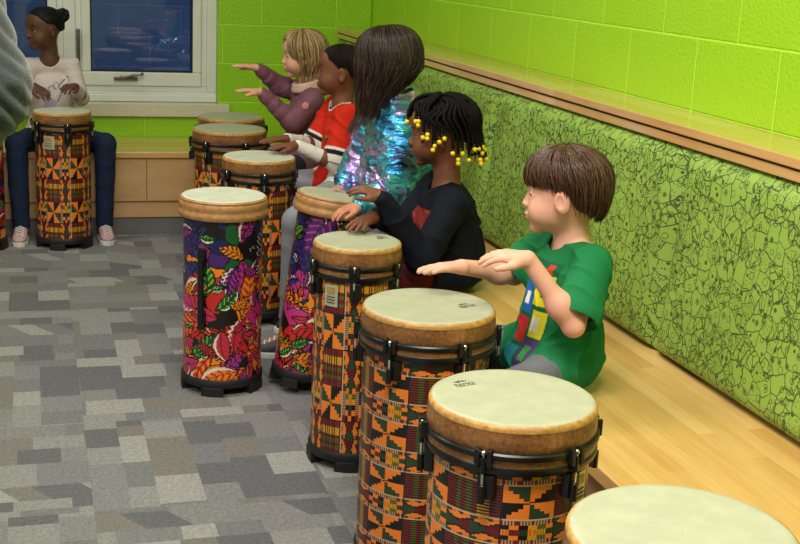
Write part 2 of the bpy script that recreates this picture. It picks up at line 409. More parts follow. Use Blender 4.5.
lg = tag(empty('wall_ledge', (-0.1, -3.7, 0.96)), 'glossy oak ledge capping the green cushions along the block wall', 'ledge')
rel(MB().box(-0.195, -0.002, -7.4, -0.003, 0.992, 1.016), lg).build('top_board', M['ledge_wood'], lg, bevel=0.003)
rel(MB().box(-0.180, -0.002, -7.4, -0.003, 0.986, 0.992), lg).build('shadow_gap', M['gap'], lg)
rel(MB().box(-0.188, -0.002, -7.4, -0.003, 0.962, 0.986), lg).build('lower_board', M['ledge_wood'], lg, bevel=0.003)

def cushion(y0, y1, label):
    nx = 40; nz = 22; v = []; f = []
    cy_ = (y0 + y1) / 2
    def prof(u):   # 1 inside, falling to 0 at edge
        e = min(u, 1 - u); return 1 - max(0, 1 - e / 0.05) ** 2.2
    def prz(u):
        e = min(u, 1 - u); return 1 - max(0, 1 - e / 0.07) ** 2.2
    for j in range(nz + 1):
        for i in range(nx + 1):
            a = i / nx; b = j / nz
            a = 0.5 - 0.5 * math.cos(PI * a); b = 0.5 - 0.5 * math.cos(PI * b)
            face = -0.248 + 0.045 * b
            d = min(prof(a), prz(b)); x = face + 0.035 * (1 - d)
            v.append((x + 0.13, y0 + (y1 - y0) * a - cy_, SZ + 0.004 + 0.535 * b))
    n = len(v)
    for q in list(v): v.append((0.13 - 0.005, q[1], q[2]))
    W1 = nx + 1
    for j in range(nz):
        for i in range(nx):
            f.append((j * W1 + i, (j + 1) * W1 + i, (j + 1) * W1 + i + 1, j * W1 + i + 1))
            f.append((n + j * W1 + i, n + j * W1 + i + 1, n + (j + 1) * W1 + i + 1, n + (j + 1) * W1 + i))
    for i in range(nx): f.append((i, i + 1, n + i + 1, n + i)); a = nz * W1 + i; f.append((a + 1, a, n + a, n + a + 1))
    for j in range(nz): a = j * W1; f.append((a + W1, a, n + a, n + a + W1)); a = j * W1 + nx; f.append((a, a + W1, n + a + W1, n + a))
    o = mesh_obj('back_cushion', v, f, M['doodle'], smooth=True, loc=(-0.13, cy_, 0))
    tag(o, label, 'cushion', 'green doodle back cushions on the bench'); return o
cushion(-1.10, -0.01, 'lime doodle-print back cushion nearest the corner, behind the blonde child')
cushion(-2.44, -1.105, 'lime doodle-print back cushion behind the children in red and shiny jackets')
cushion(-3.78, -2.445, 'lime doodle-print back cushion behind the braided child in navy')
cushion(-5.12, -3.785, 'lime doodle-print back cushion behind the boy in green, reaching the photo edge')
cushion(-6.46, -5.125, 'lime doodle-print back cushion beyond the right edge, nearest the viewer')

# ------------------------------------------------------------------ drums
C_ = {k: linA(v) for k, v in dict(orange=(250, 134, 44), dgreen=(44, 66, 42), black=(18, 14, 14), maroon=(126, 30, 32), yellow=(222, 158, 28),
      cream=(222, 190, 150), olive=(92, 104, 30), red=(205, 40, 34), navy=(32, 28, 92), purple=(70, 34, 110), magenta=(196, 52, 130), green=(24, 92, 52),
      lime=(140, 190, 40), white=(235, 228, 210), amber=(245, 140, 30), blue=(30, 80, 160)).items()}
def kente(u, v):
    n = u.shape; out = np.empty(n + (3,)); out[:] = C_['orange']
    TU, TV, W0 = 0.206, 0.112, 0.108
    pu = np.mod(u, TU); pv = np.mod(v, TV); HB = 0.066
    A = pu < W0; blk = pv < HB
    # woven stripes
    seq = ['maroon', 'maroon', 'olive', 'maroon', 'olive', 'maroon', 'yellow', 'yellow', 'maroon', 'maroon']
    si = np.clip((pu / W0 * 10).astype(int), 0, 9)
    tab = np.array([C_[s] for s in seq]); wv = tab[si]
    weft = np.mod(v, 0.0056) < 0.0021
    wv = np.where(weft[..., None], C_['black'] * 1.5, wv)
    mk = A & blk; out[mk] = wv[mk]
    # pinched band
    y = (pv - HB) / (TV - HB); t = np.abs(np.mod(pu / (W0 / 2), 1) - 0.5) * 2
    yy = np.abs(y - 0.5) * 2; lim1 = 0.25 + 0.35 * t; lim2 = 0.62 + 0.22 * (1 - t)
    pb = np.where((yy < lim1)[..., None], np.where((np.mod(pu / (W0 / 2), 1) > 0.5)[..., None], C_['maroon'] * 0.6, C_['dgreen']), C_['orange'])
    pb = np.where((yy > lim2)[..., None], C_['dgreen'], pb)
    pb = np.where((np.abs(yy - lim1) < 0.07)[..., None], C_['black'], pb)
    pb = np.where(((np.mod(pu * 4 / W0 + 0.5, 1) < 0.5) & (yy > lim2))[..., None], C_['orange'] * 0.8, pb)
    mk = A & ~blk; out[mk] = pb[mk]
    # stepped triangles
    lu = (pu - W0) / (TU - W0) * 2; lv = pv / HB * 2
    qx = np.clip(lu.astype(int), 0, 1); qy = np.clip(lv.astype(int), 0, 1); a = lu - qx; b = lv - qy
    stp = (np.floor(a * 5) + 0.5) / 5
    up = np.where(qx == 0, np.where(qy == 1, b < 1 - stp, b < stp), np.where(qy == 1, b > stp, b > 1 - stp))
    dk = np.where(((qx + qy) % 2 == 0)[..., None], C_['black'], C_['dgreen'])
    st = np.where(up[..., None], C_['orange'], dk)
    mk = ~A & blk; out[mk] = st[mk]
    # fringed stripe band
    row = np.clip((y * 5).astype(int), 0, 4); tick = np.mod(pu, 0.0062) < 0.0026
    seg = np.clip(((pu - W0) / (TU - W0) * 6).astype(int), 0, 5)
    r0 = np.where(tick[..., None], C_['cream'] * 0.7, C_['maroon'])
    r1 = np.array([C_[s] for s in ['orange', 'maroon', 'dgreen', 'orange', 'yellow', 'dgreen']])[seg]
    r1 = np.where(tick[..., None], r1 * 0.6, r1)
    r2 = np.array([C_[s] for s in ['black', 'orange', 'black', 'yellow', 'olive', 'orange']])[seg]
    sb = np.where((row == 0)[..., None] | (row == 4)[..., None], r0, np.where((row == 2)[..., None], r1, r2))
    mk = ~A & ~blk; out[mk] = sb[mk]
    # thin pale lines between the bands
    out[(np.abs(pv - HB) < 0.0011) | (pv < 0.0011)] = C_['cream'] * 0.85
    out[(np.abs(pu - W0) < 0.0009) | (pu < 0.0009)] = C_['black'] * 2
    return out
def jungle(u, v, circ, H, seed):
    rnd = random.Random(seed); out = np.empty(u.shape + (3,)); out[:] = C_['black']
    NP = 95; px_ = np.array([rnd.random() * circ for _ in range(NP)]); py_ = np.array([rnd.random() * H for _ in range(NP)])
    b1 = np.full(u.shape, 9.0); b2 = np.full(u.shape, 9.0); bi = np.zeros(u.shape, int)
    for i in range(NP):
        du = np.mod(u - px_[i] + circ / 2, circ) - circ / 2; d = np.abs(du) * 0.8 + np.abs(v - py_[i]) + 0.3 * np.abs(du + v - py_[i])
        nb = d < b1; b2 = np.where(nb, b1, np.minimum(b2, d)); bi = np.where(nb, i, bi); b1 = np.where(nb, d, b1)
    low = ['red', 'magenta', 'amber', 'black', 'red', 'purple', 'amber', 'black']; top = ['navy', 'black', 'navy', 'purple', 'black', 'green', 'magenta']
    pc = np.array([C_[rnd.choice(top if rnd.random() < (py_[i] / H - 0.35) * 2.0 else low)] for i in range(NP)])
    fill = (b2 - b1) > 0.005; out[fill] = pc[bi][fill]
    pairs_low = [('amber', 'red'), ('red', 'amber'), ('red', 'black'), ('magenta', 'purple'), ('red', 'magenta'), ('green', 'lime'), ('magenta', 'red'), ('amber', 'black')]
    pairs_top = [('navy', 'blue'), ('purple', 'magenta'), ('green', 'lime'), ('black', 'white'), ('navy', 'purple'), ('amber', 'black'), ('magenta', 'navy')]
    N = 170
    for i in range(N):
        cu = rnd.random() * circ; cv = rnd.random() * H
        h = cv / H; pairs = pairs_top if rnd.random() < (h - 0.35) * 2.0 else pairs_low
        c1, c2 = rnd.choice(pairs); big = i < N * 0.55
        L = rnd.uniform(0.05, 0.085) if big else rnd.uniform(0.02, 0.04); B = L * rnd.uniform(0.36, 0.6); an = rnd.uniform(0, 2 * PI)
        du = np.mod(u - cu + circ / 2, circ) - circ / 2; dv = v - cv
        near = (np.abs(du) < L) & (np.abs(dv) < L)
        x = du * math.cos(an) + dv * math.sin(an); y = -du * math.sin(an) + dv * math.cos(an) + 0.25 * L * ((x / L) ** 2)
        jag = 1.0 + (0.16 * np.sign(np.sin(x / L * 22)) if rnd.random() < 0.35 else 0)
        w = B * (1 - (x / L) ** 2) * jag; ins = near & (np.abs(y) < w)
        vein = np.mod((x + np.abs(y) * 0.9) / (L * 0.32), 1) < rnd.choice([0.26, 0.4, 0.5])
        body = ins & (np.abs(y) < w - 0.0042)
        out[ins] = C_['black']; out[body] = C_[c1]
        out[body & vein & (np.abs(y) > 0.003) & (np.abs(y) < w * 0.8)] = C_[c2]
        if rnd.random() < 0.35: out[body & (y > w * 0.45) & (y < w * 0.72)] = C_['white']
        out[body & (np.abs(y) < 0.0014)] = C_['black']
    return out
M['fabric'] = attr_mat('printed drum fabric', 0.42, 0.1, 500, coat=0.15)
M['drumhead'] = simple('cream drumhead film', (172, 171, 146), 0.5, var=0.07, scale=26)
M['headlight'] = simple('pale drumhead film', (204, 203, 186), 0.5, var=0.09, scale=26)
def collar_mat():
    t = NT('mottled brown collar'); v = t.obj()
    n1 = t.noise(v, 120, 4, rough=0.7); n2 = t.noise(v, 16, 3)
    t.set(t.ramp(t.math('ADD', t.math('MULTIPLY', n1, 0.6), t.math('MULTIPLY', n2, 0.4)), [(0.32, lin((84, 50, 24))), (0.52, lin((138, 90, 48))), (0.68, lin((176, 124, 72)))]), 0.4, Coat_Weight=0.2)
    t.bump(n1, 0.25, 0.002); return t.m
M['collar'] = collar_mat()
M['tan'] = simple('tan fibre rim', (172, 124, 76), 0.45, var=0.25, scale=60, bump=0.2)
M['edge'] = simple('golden worn edge', (190, 142, 76), 0.5, var=0.35, scale=70)
M['print'] = simple('black print', (38, 38, 32), 0.6)
M['foil'] = simple('silver foil label', (198, 192, 172), 0.35, 0.3, var=0.06, scale=40)
M['foil_print'] = simple('grey label print', (70, 66, 50), 0.6)
M['gold'] = simple('gold label print', (176, 140, 60), 0.5)

HD = 0.64
def shell_mesh(R, z0, z1, style, seed, off):
    circ = 2 * PI * R; da = 0.0028 if R > 0.14 else 0.0032
    nu = int(circ / da); nv = int((z1 - z0) / da)
    ang = np.arange(nu) / nu * 2 * PI; zz = np.linspace(z0, z1, nv + 1)
    v = np.stack([np.tile(R * np.cos(ang), nv + 1), np.tile(R * np.sin(ang), nv + 1), np.repeat(zz, nu)], -1)
    i = np.arange(nu); j = np.arange(nv)[:, None] * nu; k = (i + 1) % nu
    f = np.stack([j + i, j + k, j + nu + k, j + nu + i], -1).reshape(-1, 4)
    U = (np.arange(nu) + 0.5) / nu * circ; V = (zz[:-1] + zz[1:]) / 2 - z0
    UU, VV = np.meshgrid(U, V)
    if style == 'kente': c = kente(UU + off[0], VV + off[1])
    elif style == 'kente_side': c = kente(VV + off[0], UU + off[1])
    else: c = jungle(UU, VV, circ, z1 - z0, seed)
    return v, f, np.repeat(c.reshape(-1, 3), 4, axis=0)
def arc_block(mb, r0, r1, a0, a1, z0, z1, n=6):
    v = []; f = []
    for i in range(n + 1):
        a = a0 + (a1 - a0) * i / n
        for r, z in ((r0, z0), (r1, z0), (r1, z1), (r0, z1)): v.append((r * math.cos(a), r * math.sin(a), z))
    for i in range(n):
        b = i * 4
        for k in range(4): f.append((b + k, b + 4 + k, b + 4 + (k + 1) % 4, b + (k + 1) % 4))
    f.append((3, 2, 1, 0)); b = n * 4; f.append((b, b + 1, b + 2, b + 3)); mb.add(v, f)
def curve_patch(R, a0, a1, z0, z1, n=8):
    v = []; f = []
    for rr in (R, R + 0.0015):
        for i in range(n + 1):
            a = a0 + (a1 - a0) * i / n
            for z in (z0, z1): v.append((rr * math.cos(a), rr * math.sin(a), z))
    K = 2 * (n + 1)
    for i in range(n):
        f.append((2 * i, 2 * i + 1, 2 * i + 3, 2 * i + 2)); f.append((K + 2 * i, K + 2 * i + 2, K + 2 * i + 3, K + 2 * i + 1))
        f.append((2 * i, 2 * i + 2, K + 2 * i + 2, K + 2 * i)); f.append((2 * i + 1, K + 2 * i + 1, K + 2 * i + 3, 2 * i + 3))
    f.append((0, K, K + 1, 1)); e = 2 * n; f.append((e, e + 1, K + e + 1, K + e)); return v, f
def text_mesh(s, size):
    cu = bpy.data.curves.new('lettering', 'FONT'); cu.body = s; cu.size = size; cu.align_x = 'CENTER'; cu.align_y = 'CENTER'; cu.extrude = 0.0002
    o = bpy.data.objects.new('lettering', cu); COL.objects.link(o)
    dg = bpy.context.evaluated_depsgraph_get(); dg.update()
    me = bpy.data.meshes.new_from_object(o.evaluated_get(dg)); v = [tuple(x.co) for x in me.vertices]; f = [tuple(p.vertices) for p in me.polygons]
    bpy.data.objects.remove(o); bpy.data.meshes.remove(me); return v, f
TXT = text_mesh('REMO', 0.016)
def drum(x, y, R, style, label, lug0=0.0, tuned=True, seed=1, off=(0, 0), sticker=None, mark=None, strap=None, tilt=0.0, foot0=0.3, pale=False, group=None):
    """R is the radius of the playing surface; angles are degrees in the drum's own frame"""
    root = tag(empty('drum', (x, y, 0.0)), label, 'drum', group)
    Rs = R - (0.002 if tuned else 0.005); zs0, zs1 = 0.052, (0.556 if tuned else 0.585)
    v, f, c = shell_mesh(Rs, zs0, zs1, style, seed, off)
    mesh_obj('shell', v, f, M['fabric'], root, tint=c, dom='CORNER')
    base = MB().lathe([(Rs - 0.03, 0.03), (Rs + 0.004, 0.028), (Rs + 0.006, 0.032), (Rs + 0.006, 0.052), (Rs + 0.003, 0.056), (Rs - 0.006, 0.056)], 72, cap0=True).build('base_ring', M['rubber'], root, smooth=True)
    for k in range(5):
        a = foot0 + k * 2 * PI / 5; b = MB(); arc_block(b, Rs - 0.035, Rs + 0.007, a - 0.27, a + 0.27, 0.0, 0.031); b.build('foot', M['rubber'], base, bevel=0.003)
    H = HD
    if tuned:
        MB().lathe([(Rs, 0.548), (R + 0.009, 0.550), (R + 0.0105, 0.555), (R + 0.0105, 0.562), (R + 0.008, 0.565)], 80).build('lower_hoop', M['black'], root, smooth=True)
        MB().lathe([(R + 0.006, 0.562), (R + 0.0085, 0.564), (R + 0.0085, 0.578), (R + 0.006, 0.580)], 80).build('wood_band', M['collar'], root, smooth=True)
        MB().lathe([(R + 0.004, 0.577), (R + 0.010, 0.577), (R + 0.0128, 0.580), (R + 0.0128, 0.587), (R + 0.010, 0.590), (R + 0.004, 0.590)], 80).build('upper_hoop', M['black'], root, smooth=True)
        MB().lathe([(R + 0.004, 0.586), (R + 0.0065, 0.590), (R + 0.0075, 0.602), (R + 0.007, 0.616), (R + 0.005, 0.624), (R + 0.0055, 0.627)], 80).build('collar', M['collar'], root, smooth=True)
        MB().lathe([(R + 0.0055, 0.627), (R + 0.0055, 0.632), (R + 0.003, 0.637), (R, 0.6385)], 80).build('worn_edge', M['edge'], root, smooth=True)
    else:
        MB().lathe([(Rs, 0.575), (R + 0.009, 0.578), (R + 0.0125, 0.584), (R + 0.0125, 0.594), (R + 0.009, 0.600), (R + 0.008, 0.606), (R + 0.010, 0.612), (R + 0.009, 0.624), (R + 0.006, 0.628), (R + 0.007, 0.634), (R + 0.002, 0.6385), (R, 0.6385)], 80).build('collar', M['tan'], root, smooth=True)
    MB().lathe([(R + 0.001, 0.6375), (R - 0.003, 0.6402), (R - 0.012, 0.6398), (R - 0.02, 0.6388), (R * 0.5, 0.6385), (0.001, 0.6385)], 80).build('drumhead', M['headlight'] if pale else M['drumhead'], root, smooth=True)
    if tuned:
        for k in range(6):
            a = math.radians(lug0 + 60 * k); ca, sa = math.cos(a), math.sin(a)
            def P(r, t, z): return (r * ca - t * sa, r * sa + t * ca, z)
            b = MB()
            for t0 in (-0.0155, 0.0065):
                vv = [P(r, t, z) for z in (0.566, 0.597) for (r, t) in ((R + 0.010, t0), (R + 0.021, t0), (R + 0.022, t0 + 0.009), (R + 0.010, t0 + 0.009))]
                b.add(vv, [(0, 3, 2, 1), (4, 5, 6, 7), (0, 1, 5, 4), (1, 2, 6, 5), (2, 3, 7, 6), (3, 0, 4, 7)])
            vv = [P(r, t, z) for z in (0.572, 0.580) for (r, t) in ((R + 0.010, -0.011), (R + 0.019, -0.013), (R + 0.019, 0.013), (R + 0.010, 0.013))]
            b.add(vv, [(0, 3, 2, 1), (4, 5, 6, 7), (0, 1, 5, 4), (1, 2, 6, 5), (2, 3, 7, 6), (3, 0, 4, 7)])
            lug = b.build('tuning_lug', M['black'], root, bevel=0.0015)
            MB().tube([P(R + 0.0165, 0, 0.520), P(R + 0.0165, 0, 0.595)], 0.0028, 8).sphere(P(R + 0.0165, 0, 0.590), 0.0055, 10, 6).build('bolt', M['chrome'], lug, smooth=True)
            vv = [P(r, t, z) for z in (0.503, 0.548) for (r, t) in ((Rs - 0.001, -0.013), (R + 0.012, -0.010), (R + 0.012, 0.018), (Rs - 0.001, 0.022))]
            b = MB(); b.add(vv, [(0, 3, 2, 1), (4, 5, 6, 7), (0, 1, 5, 4), (1, 2, 6, 5), (2, 3, 7, 6), (3, 0, 4, 7)])
            b.tube([P(R + 0.0165, 0, 0.498), P(R + 0.0165, 0, 0.532)], 0.0072, 8); b.tube([P(R + 0.0165, 0, 0.552), P(R + 0.0165, 0, 0.583)], 0.0052, 8)
            b.build('bolt_bracket', M['black'], lug, bevel=0.002)
    if sticker is not None:
        a = math.radians(sticker); w = (0.021 if y < -1 else 0.030) / Rs
        v2, f2 = curve_patch(Rs + 0.0005, a - w, a + w, 0.475, 0.535); s = mesh_obj('label_sticker', v2, f2, M['foil'], root, smooth=False)
        v2, f2 = curve_patch(Rs + 0.0025, a - w * 0.55, a + w * 0.55, 0.512, 0.528); mesh_obj('badge', v2, f2, M['gold'], s, smooth=False)
        p2 = MB()
        for z in (0.502, 0.494, 0.486): v2, f2 = curve_patch(Rs + 0.0025, a - w * 0.62, a + w * 0.62, z - 0.0011, z + 0.0011); p2.add(v2, f2)
        p2.build('small_print', M['foil_print'], s)
    if mark is not None:
        a, rr, rot = math.radians(mark[0]), mark[1], math.radians(mark[2]); mb = MB()
        cs, sn = math.cos(rot), math.sin(rot)
        def put(pts): return [(rr * math.cos(a) + x_ * cs - y_ * sn, rr * math.sin(a) + x_ * sn + y_ * cs, 0.6389 + z_) for x_, y_, z_ in pts]
        mb.add(put([(p[0], p[1] - 0.004, p[2]) for p in TXT[0]]), TXT[1])
        for q in range(5):   # crown of pointed leaves over the wordmark
            an = math.radians(30 + 30 * q); L = 0.012
            mb.add(put([(0.003 * math.cos(an), 0.006 + 0.003 * math.sin(an), 0.0002), (L * 0.6 * math.cos(an - 0.25) * 1.4, 0.006 + L * 0.6 * math.sin(an - 0.25), 0.0002), (L * 1.5 * math.cos(an), 0.006 + L * math.sin(an), 0.0002), (L * 0.6 * math.cos(an + 0.25) * 1.4, 0.006 + L * 0.6 * math.sin(an + 0.25), 0.0002)]), [(0, 1, 2, 3)])
        mb.add(put([(-0.024, -0.0135, 0.0002), (0.024, -0.0125, 0.0002), (0.02, -0.0112, 0.0002), (-0.02, -0.0118, 0.0002)]), [(0, 1, 2, 3)])
        mb.build('printed_mark', M['print'], root)
    if strap is not None:
        a = math.radians(strap); ca, sa = math.cos(a), math.sin(a); b = MB()
        def P(r, t, z): return (r * ca - t * sa, r * sa + t * ca, z)
        for z0, z1, r1, w in ((0.225, 0.285, 0.013, 0.013), (0.43, 0.49, 0.013, 0.013), (0.25, 0.46, 0.019, 0.0095)):
            r0 = Rs - 0.001 if w > 0.01 else Rs + 0.008
            vv = [P(r, t, z) for z in (z0, z1) for (r, t) in ((r0, -w), (Rs + r1, -w), (Rs + r1, w), (r0, w))]
            b.add(vv, [(0, 3, 2, 1), (4, 5, 6, 7), (0, 1, 5, 4), (1, 2, 6, 5), (2, 3, 7, 6), (3, 0, 4, 7)])
        b.build('carry_strap', M['black'], root, bevel=0.003)
    if tilt:
        root.rotation_euler = (0, math.radians(tilt), 0)
        root.location.z = math.sin(math.radians(abs(tilt))) * (Rs - 0.0)
    return root
G = 'tall drums along the bench'
# angle -90-ish faces the camera
drum(-0.927, -5.154, 0.157, 'kente', 'cream-topped drum cut off at the bottom right, nearest the viewer', lug0=-60, off=(0.02, 0.05), mark=None, group=G)
drum(-0.963, -4.601, 0.1475, 'kente', 'wide kente-print drum with nobody at it, nearer the viewer than the boy in green', lug0=-128, off=(0.105, 0.036), sticker=-52, mark=(130, 0.105, 15), foot0=0.2, group=G)
drum(-0.934, -4.010, 0.1460, 'kente', 'kente-print drum under the hands of the boy in green', lug0=-138, off=(0.02, 0.05), mark=(-8, 0.085, 20), group=G)
drum(-0.934, -3.363, 0.1165, 'kente_side', 'narrow kente-print drum with silver label, played by the braided child in navy', lug0=-107, off=(0.01, 0.03), sticker=-140, mark=(20, 0.085, 20), foot0=-1.9, group=G)
drum(-0.942, -2.745, 0.108, 'jungle', 'leaf-print drum leaning toward the child in the shiny jacket', lug0=0, tuned=False, seed=11, tilt=7.5, mark=(60, 0.08, 0), group=G)
drum(-1.204, -2.698, 0.132, 'jungle', 'upright leaf-print drum with black strap standing out on the carpet', tuned=False, seed=7, strap=-128, foot0=-1.95, pale=True, group=G)
drum(-0.957, -1.945, 0.134, 'kente_side', 'kente-print drum under the hands of the boy in the red jersey', lug0=-92, off=(0.05, 0.02), pale=True, group=G)
drum(-0.955, -1.200, 0.155, 'kente_side', 'kente-print drum in front of the blonde child in mauve', lug0=-75, off=(0.0, 0.06), group=G)
drum(-0.885, -0.800, 0.150, 'kente_side', 'drum farthest back by the corner, only its head and collar showing', lug0=-60, group=G)
drum(-1.651, -0.653, 0.127, 'kente_side', 'kente-print drum with a silver label, played by the child below the window', lug0=-82, off=(0.03, 0.055), sticker=-122, foot0=-1.85, pale=True, group=G)
drum(-2.042, -0.670, 0.131, 'jungle', 'leaf-print drum at the left photo edge beside the child below the window', tuned=False, seed=23, foot0=-1.6, group=G)
#PEOPLE
# ------------------------------------------------------------------ bodies: smooth distance fields meshed with surface nets
class Field:
    def __init__(s, lo, hi, res):
        s.lo = np.array(lo, float); s.res = res
        s.n = np.ceil((np.array(hi) - s.lo) / res).astype(int) + 1
        s.a = np.full(tuple(s.n), 0.06, np.float32)
    def sub(s, lo, hi):
        i0 = np.maximum(0, np.floor((np.array(lo) - s.lo) / s.res).astype(int)); i1 = np.minimum(s.n, np.ceil((np.array(hi) - s.lo) / s.res).astype(int) + 1)
        if (i1 <= i0).any(): return None
        ax = [(s.lo[k] + s.res * np.arange(i0[k], i1[k])).astype(np.float32) for k in range(3)]
        return tuple(slice(i0[k], i1[k]) for k in range(3)), ax[0][:, None, None], ax[1][None, :, None], ax[2][None, None, :]
    def put(s, sl, d, k, op):
        a = s.a[sl]
        if op == 'u':
            h = np.maximum(k - np.abs(a - d), 0) / k; s.a[sl] = np.minimum(a, d) - h * h * k * 0.25
        else:
            d = -d; h = np.maximum(k - np.abs(a - d), 0) / k; s.a[sl] = np.maximum(a, d) + h * h * k * 0.25
    def cone(s, a, b, ra, rb, k=0.01, op='u', rib=None):
        a = np.array(a, float); b = np.array(b, float); pad = max(ra, rb) + max(k, 0.012) + 0.006
        q = s.sub(np.minimum(a, b) - pad, np.maximum(a, b) + pad)
        if q is None: return
        sl, X, Y, Z = q; ba = b - a; L2 = max(ba @ ba, 1e-12)
        h = np.clip(((X - a[0]) * ba[0] + (Y - a[1]) * ba[1] + (Z - a[2]) * ba[2]) / L2, 0, 1)
        d = np.sqrt((X - a[0] - h * ba[0]) ** 2 + (Y - a[1] - h * ba[1]) ** 2 + (Z - a[2] - h * ba[2]) ** 2)
        r = ra + (rb - ra) * h
        if rib: r = r + rib[1] * (np.abs(np.sin(PI * rib[0] * h)) ** 0.6 - 0.7)
        s.put(sl, d - r, k, op)
    def ell(s, c, r, Mx=None, k=0.01, op='u', rib=None):
        c = np.array(c, float); r = np.array(r, float); pad = r.max() + max(k, 0.012) + 0.006
        q = s.sub(c - pad, c + pad)
        if q is None: return
        sl, X, Y, Z = q; X = X - c[0]; Y = Y - c[1]; Z = Z - c[2]
        Mx = np.eye(3) if Mx is None else Mx
        p = [X * Mx[0, i] + Y * Mx[1, i] + Z * Mx[2, i] for i in range(3)]
        k0 = np.sqrt((p[0] / r[0]) ** 2 + (p[1] / r[1]) ** 2 + (p[2] / r[2]) ** 2); k1 = np.sqrt((p[0] / r[0] ** 2) ** 2 + (p[1] / r[1] ** 2) ** 2 + (p[2] / r[2] ** 2) ** 2)
        d = k0 * (k0 - 1) / np.maximum(k1, 1e-6)
        if rib: d = d - rib[1] * (np.abs(np.sin(PI * p[2] / rib[0])) ** 0.6 - 0.7)
        s.put(sl, d, k, op)
    def cut(s, p, n, k=0.004):      # keep the side n points away from
        n = np.array(n, float); n /= np.linalg.norm(n)
        sl, X, Y, Z = s.sub(s.lo, s.lo + s.n * s.res)
        d = (X - p[0]) * n[0] + (Y - p[1]) * n[1] + (Z - p[2]) * n[2]
        s.a = np.maximum(s.a, d).astype(np.float32)
    def over_seat(s, back=False):
        sl, X, Y, Z = s.sub(s.lo, s.lo + s.n * s.res)
        d = np.where((Y > -0.515) if back else (X > -0.715), SZ + 0.003 - Z, -1.0); s.a = np.maximum(s.a, d).astype(np.float32)
    def mesh(s):
        a = s.a; a[0] = a[-1] = 0.05; a[:, 0] = a[:, -1] = 0.05; a[:, :, 0] = a[:, :, -1] = 0.05
        ins = a < 0; nx, ny, nz = (np.array(a.shape) - 1)
        cnt = np.zeros((nx, ny, nz), np.uint8)
        cs = [(i, j, k) for i in (0, 1) for j in (0, 1) for k in (0, 1)]
        for i, j, k in cs: cnt += ins[i:i + nx, j:j + ny, k:k + nz]
        I, J, K = np.nonzero((cnt > 0) & (cnt < 8))
        idx = np.full((nx, ny, nz), -1, np.int32); idx[I, J, K] = np.arange(len(I))
        acc = np.zeros((len(I), 3)); num = np.zeros(len(I)); val = {c: a[I + c[0], J + c[1], K + c[2]] for c in cs}
        for c in cs:
            for ax in range(3):
                if c[ax] == 0:
                    e = list(c); e[ax] = 1; e = tuple(e); v0, v1 = val[c], val[e]; x = (v0 < 0) != (v1 < 0)
                    t = np.where(x, v0 / np.where(x, v0 - v1, 1), 0); p = np.tile(np.array(c, float), (len(I), 1)); p[:, ax] = t
                    acc += p * x[:, None]; num += x
        V = (acc / num[:, None] + np.stack([I, J, K], -1)) * s.res + s.lo
        Fs = []
        for ax in range(3):
            u, w = [(1, 2), (2, 0), (0, 1)][ax]
            s0 = [slice(None)] * 3; s1 = [slice(None)] * 3; s0[ax] = slice(0, -1); s1[ax] = slice(1, None)
            A, B = ins[tuple(s0)], ins[tuple(s1)]; E = np.stack(np.nonzero(A != B), -1); fl = A[tuple(E.T)]
            ok = (E[:, u] > 0) & (E[:, w] > 0) & (E[:, u] < a.shape[u] - 1) & (E[:, w] < a.shape[w] - 1); E = E[ok]; fl = fl[ok]
            def at(du, dw):
                q = E.copy(); q[:, u] -= du; q[:, w] -= dw; return idx[q[:, 0], q[:, 1], q[:, 2]]
            Q = np.stack([at(1, 1), at(0, 1), at(0, 0), at(1, 0)], -1); Q[~fl] = Q[~fl][:, ::-1]; Fs.append(Q)
        return V, np.concatenate(Fs)
def normals(V, Fq):
    n = np.cross(V[Fq[:, 2]] - V[Fq[:, 0]], V[Fq[:, 3]] - V[Fq[:, 1]]); N = np.zeros_like(V)
    for k in range(4): np.add.at(N, Fq[:, k], n)
    return N / np.maximum(np.linalg.norm(N, axis=1, keepdims=True), 1e-12)
def folds(V, amp, sc=1.0, ph=0.0):
    x, y, z = V[:, 0] * sc, V[:, 1] * sc, V[:, 2] * sc
    w = 0.9 * np.sin(13 * x + 9 * z + ph) + 0.7 * np.sin(17 * y - 11 * z + 2 * ph) + 0.4 * np.sin(37 * z + 23 * x)
    rid = lambda a, p: (1 - np.abs(np.sin(a))) ** p
    m1 = 0.5 + 0.5 * np.sin(15 * z + 12 * y + ph * 3); m2 = 0.5 + 0.5 * np.sin(14 * x - 17 * z + ph)
    a = rid(26 * z + 20 * x + 1.6 * w, 2.2) * m1 + rid(30 * z - 24 * x - 14 * y + 1.8 * w + 1.3, 2.4) * m2 + 0.7 * rid(44 * y + 30 * x + 2.0 * w, 2.5) * (1 - m1)
    return amp * (1.7 * a - 0.7)
def field_obj(name, F, mat, root, disp=None, color=None):
    V, Q = F.mesh(); N = normals(V, Q)
    if disp is not None: V = V + N * disp(V, N)[:, None]
    c = color(V, N) if color is not None else None
    return mesh_obj(name, V - np.array(root.location), Q, mat, root, tint=c)
def unit(v): v = np.array(v, float); return v / np.linalg.norm(v)
def frame(fwd, roll=0.0):
    f = unit(fwd); l = unit(np.cross([0, 0, 1], f)); u = np.cross(f, l)
    if roll: l, u = l * math.cos(roll) + u * math.sin(roll), u * math.cos(roll) - l * math.sin(roll)
    return np.stack([f, l, u], 1)

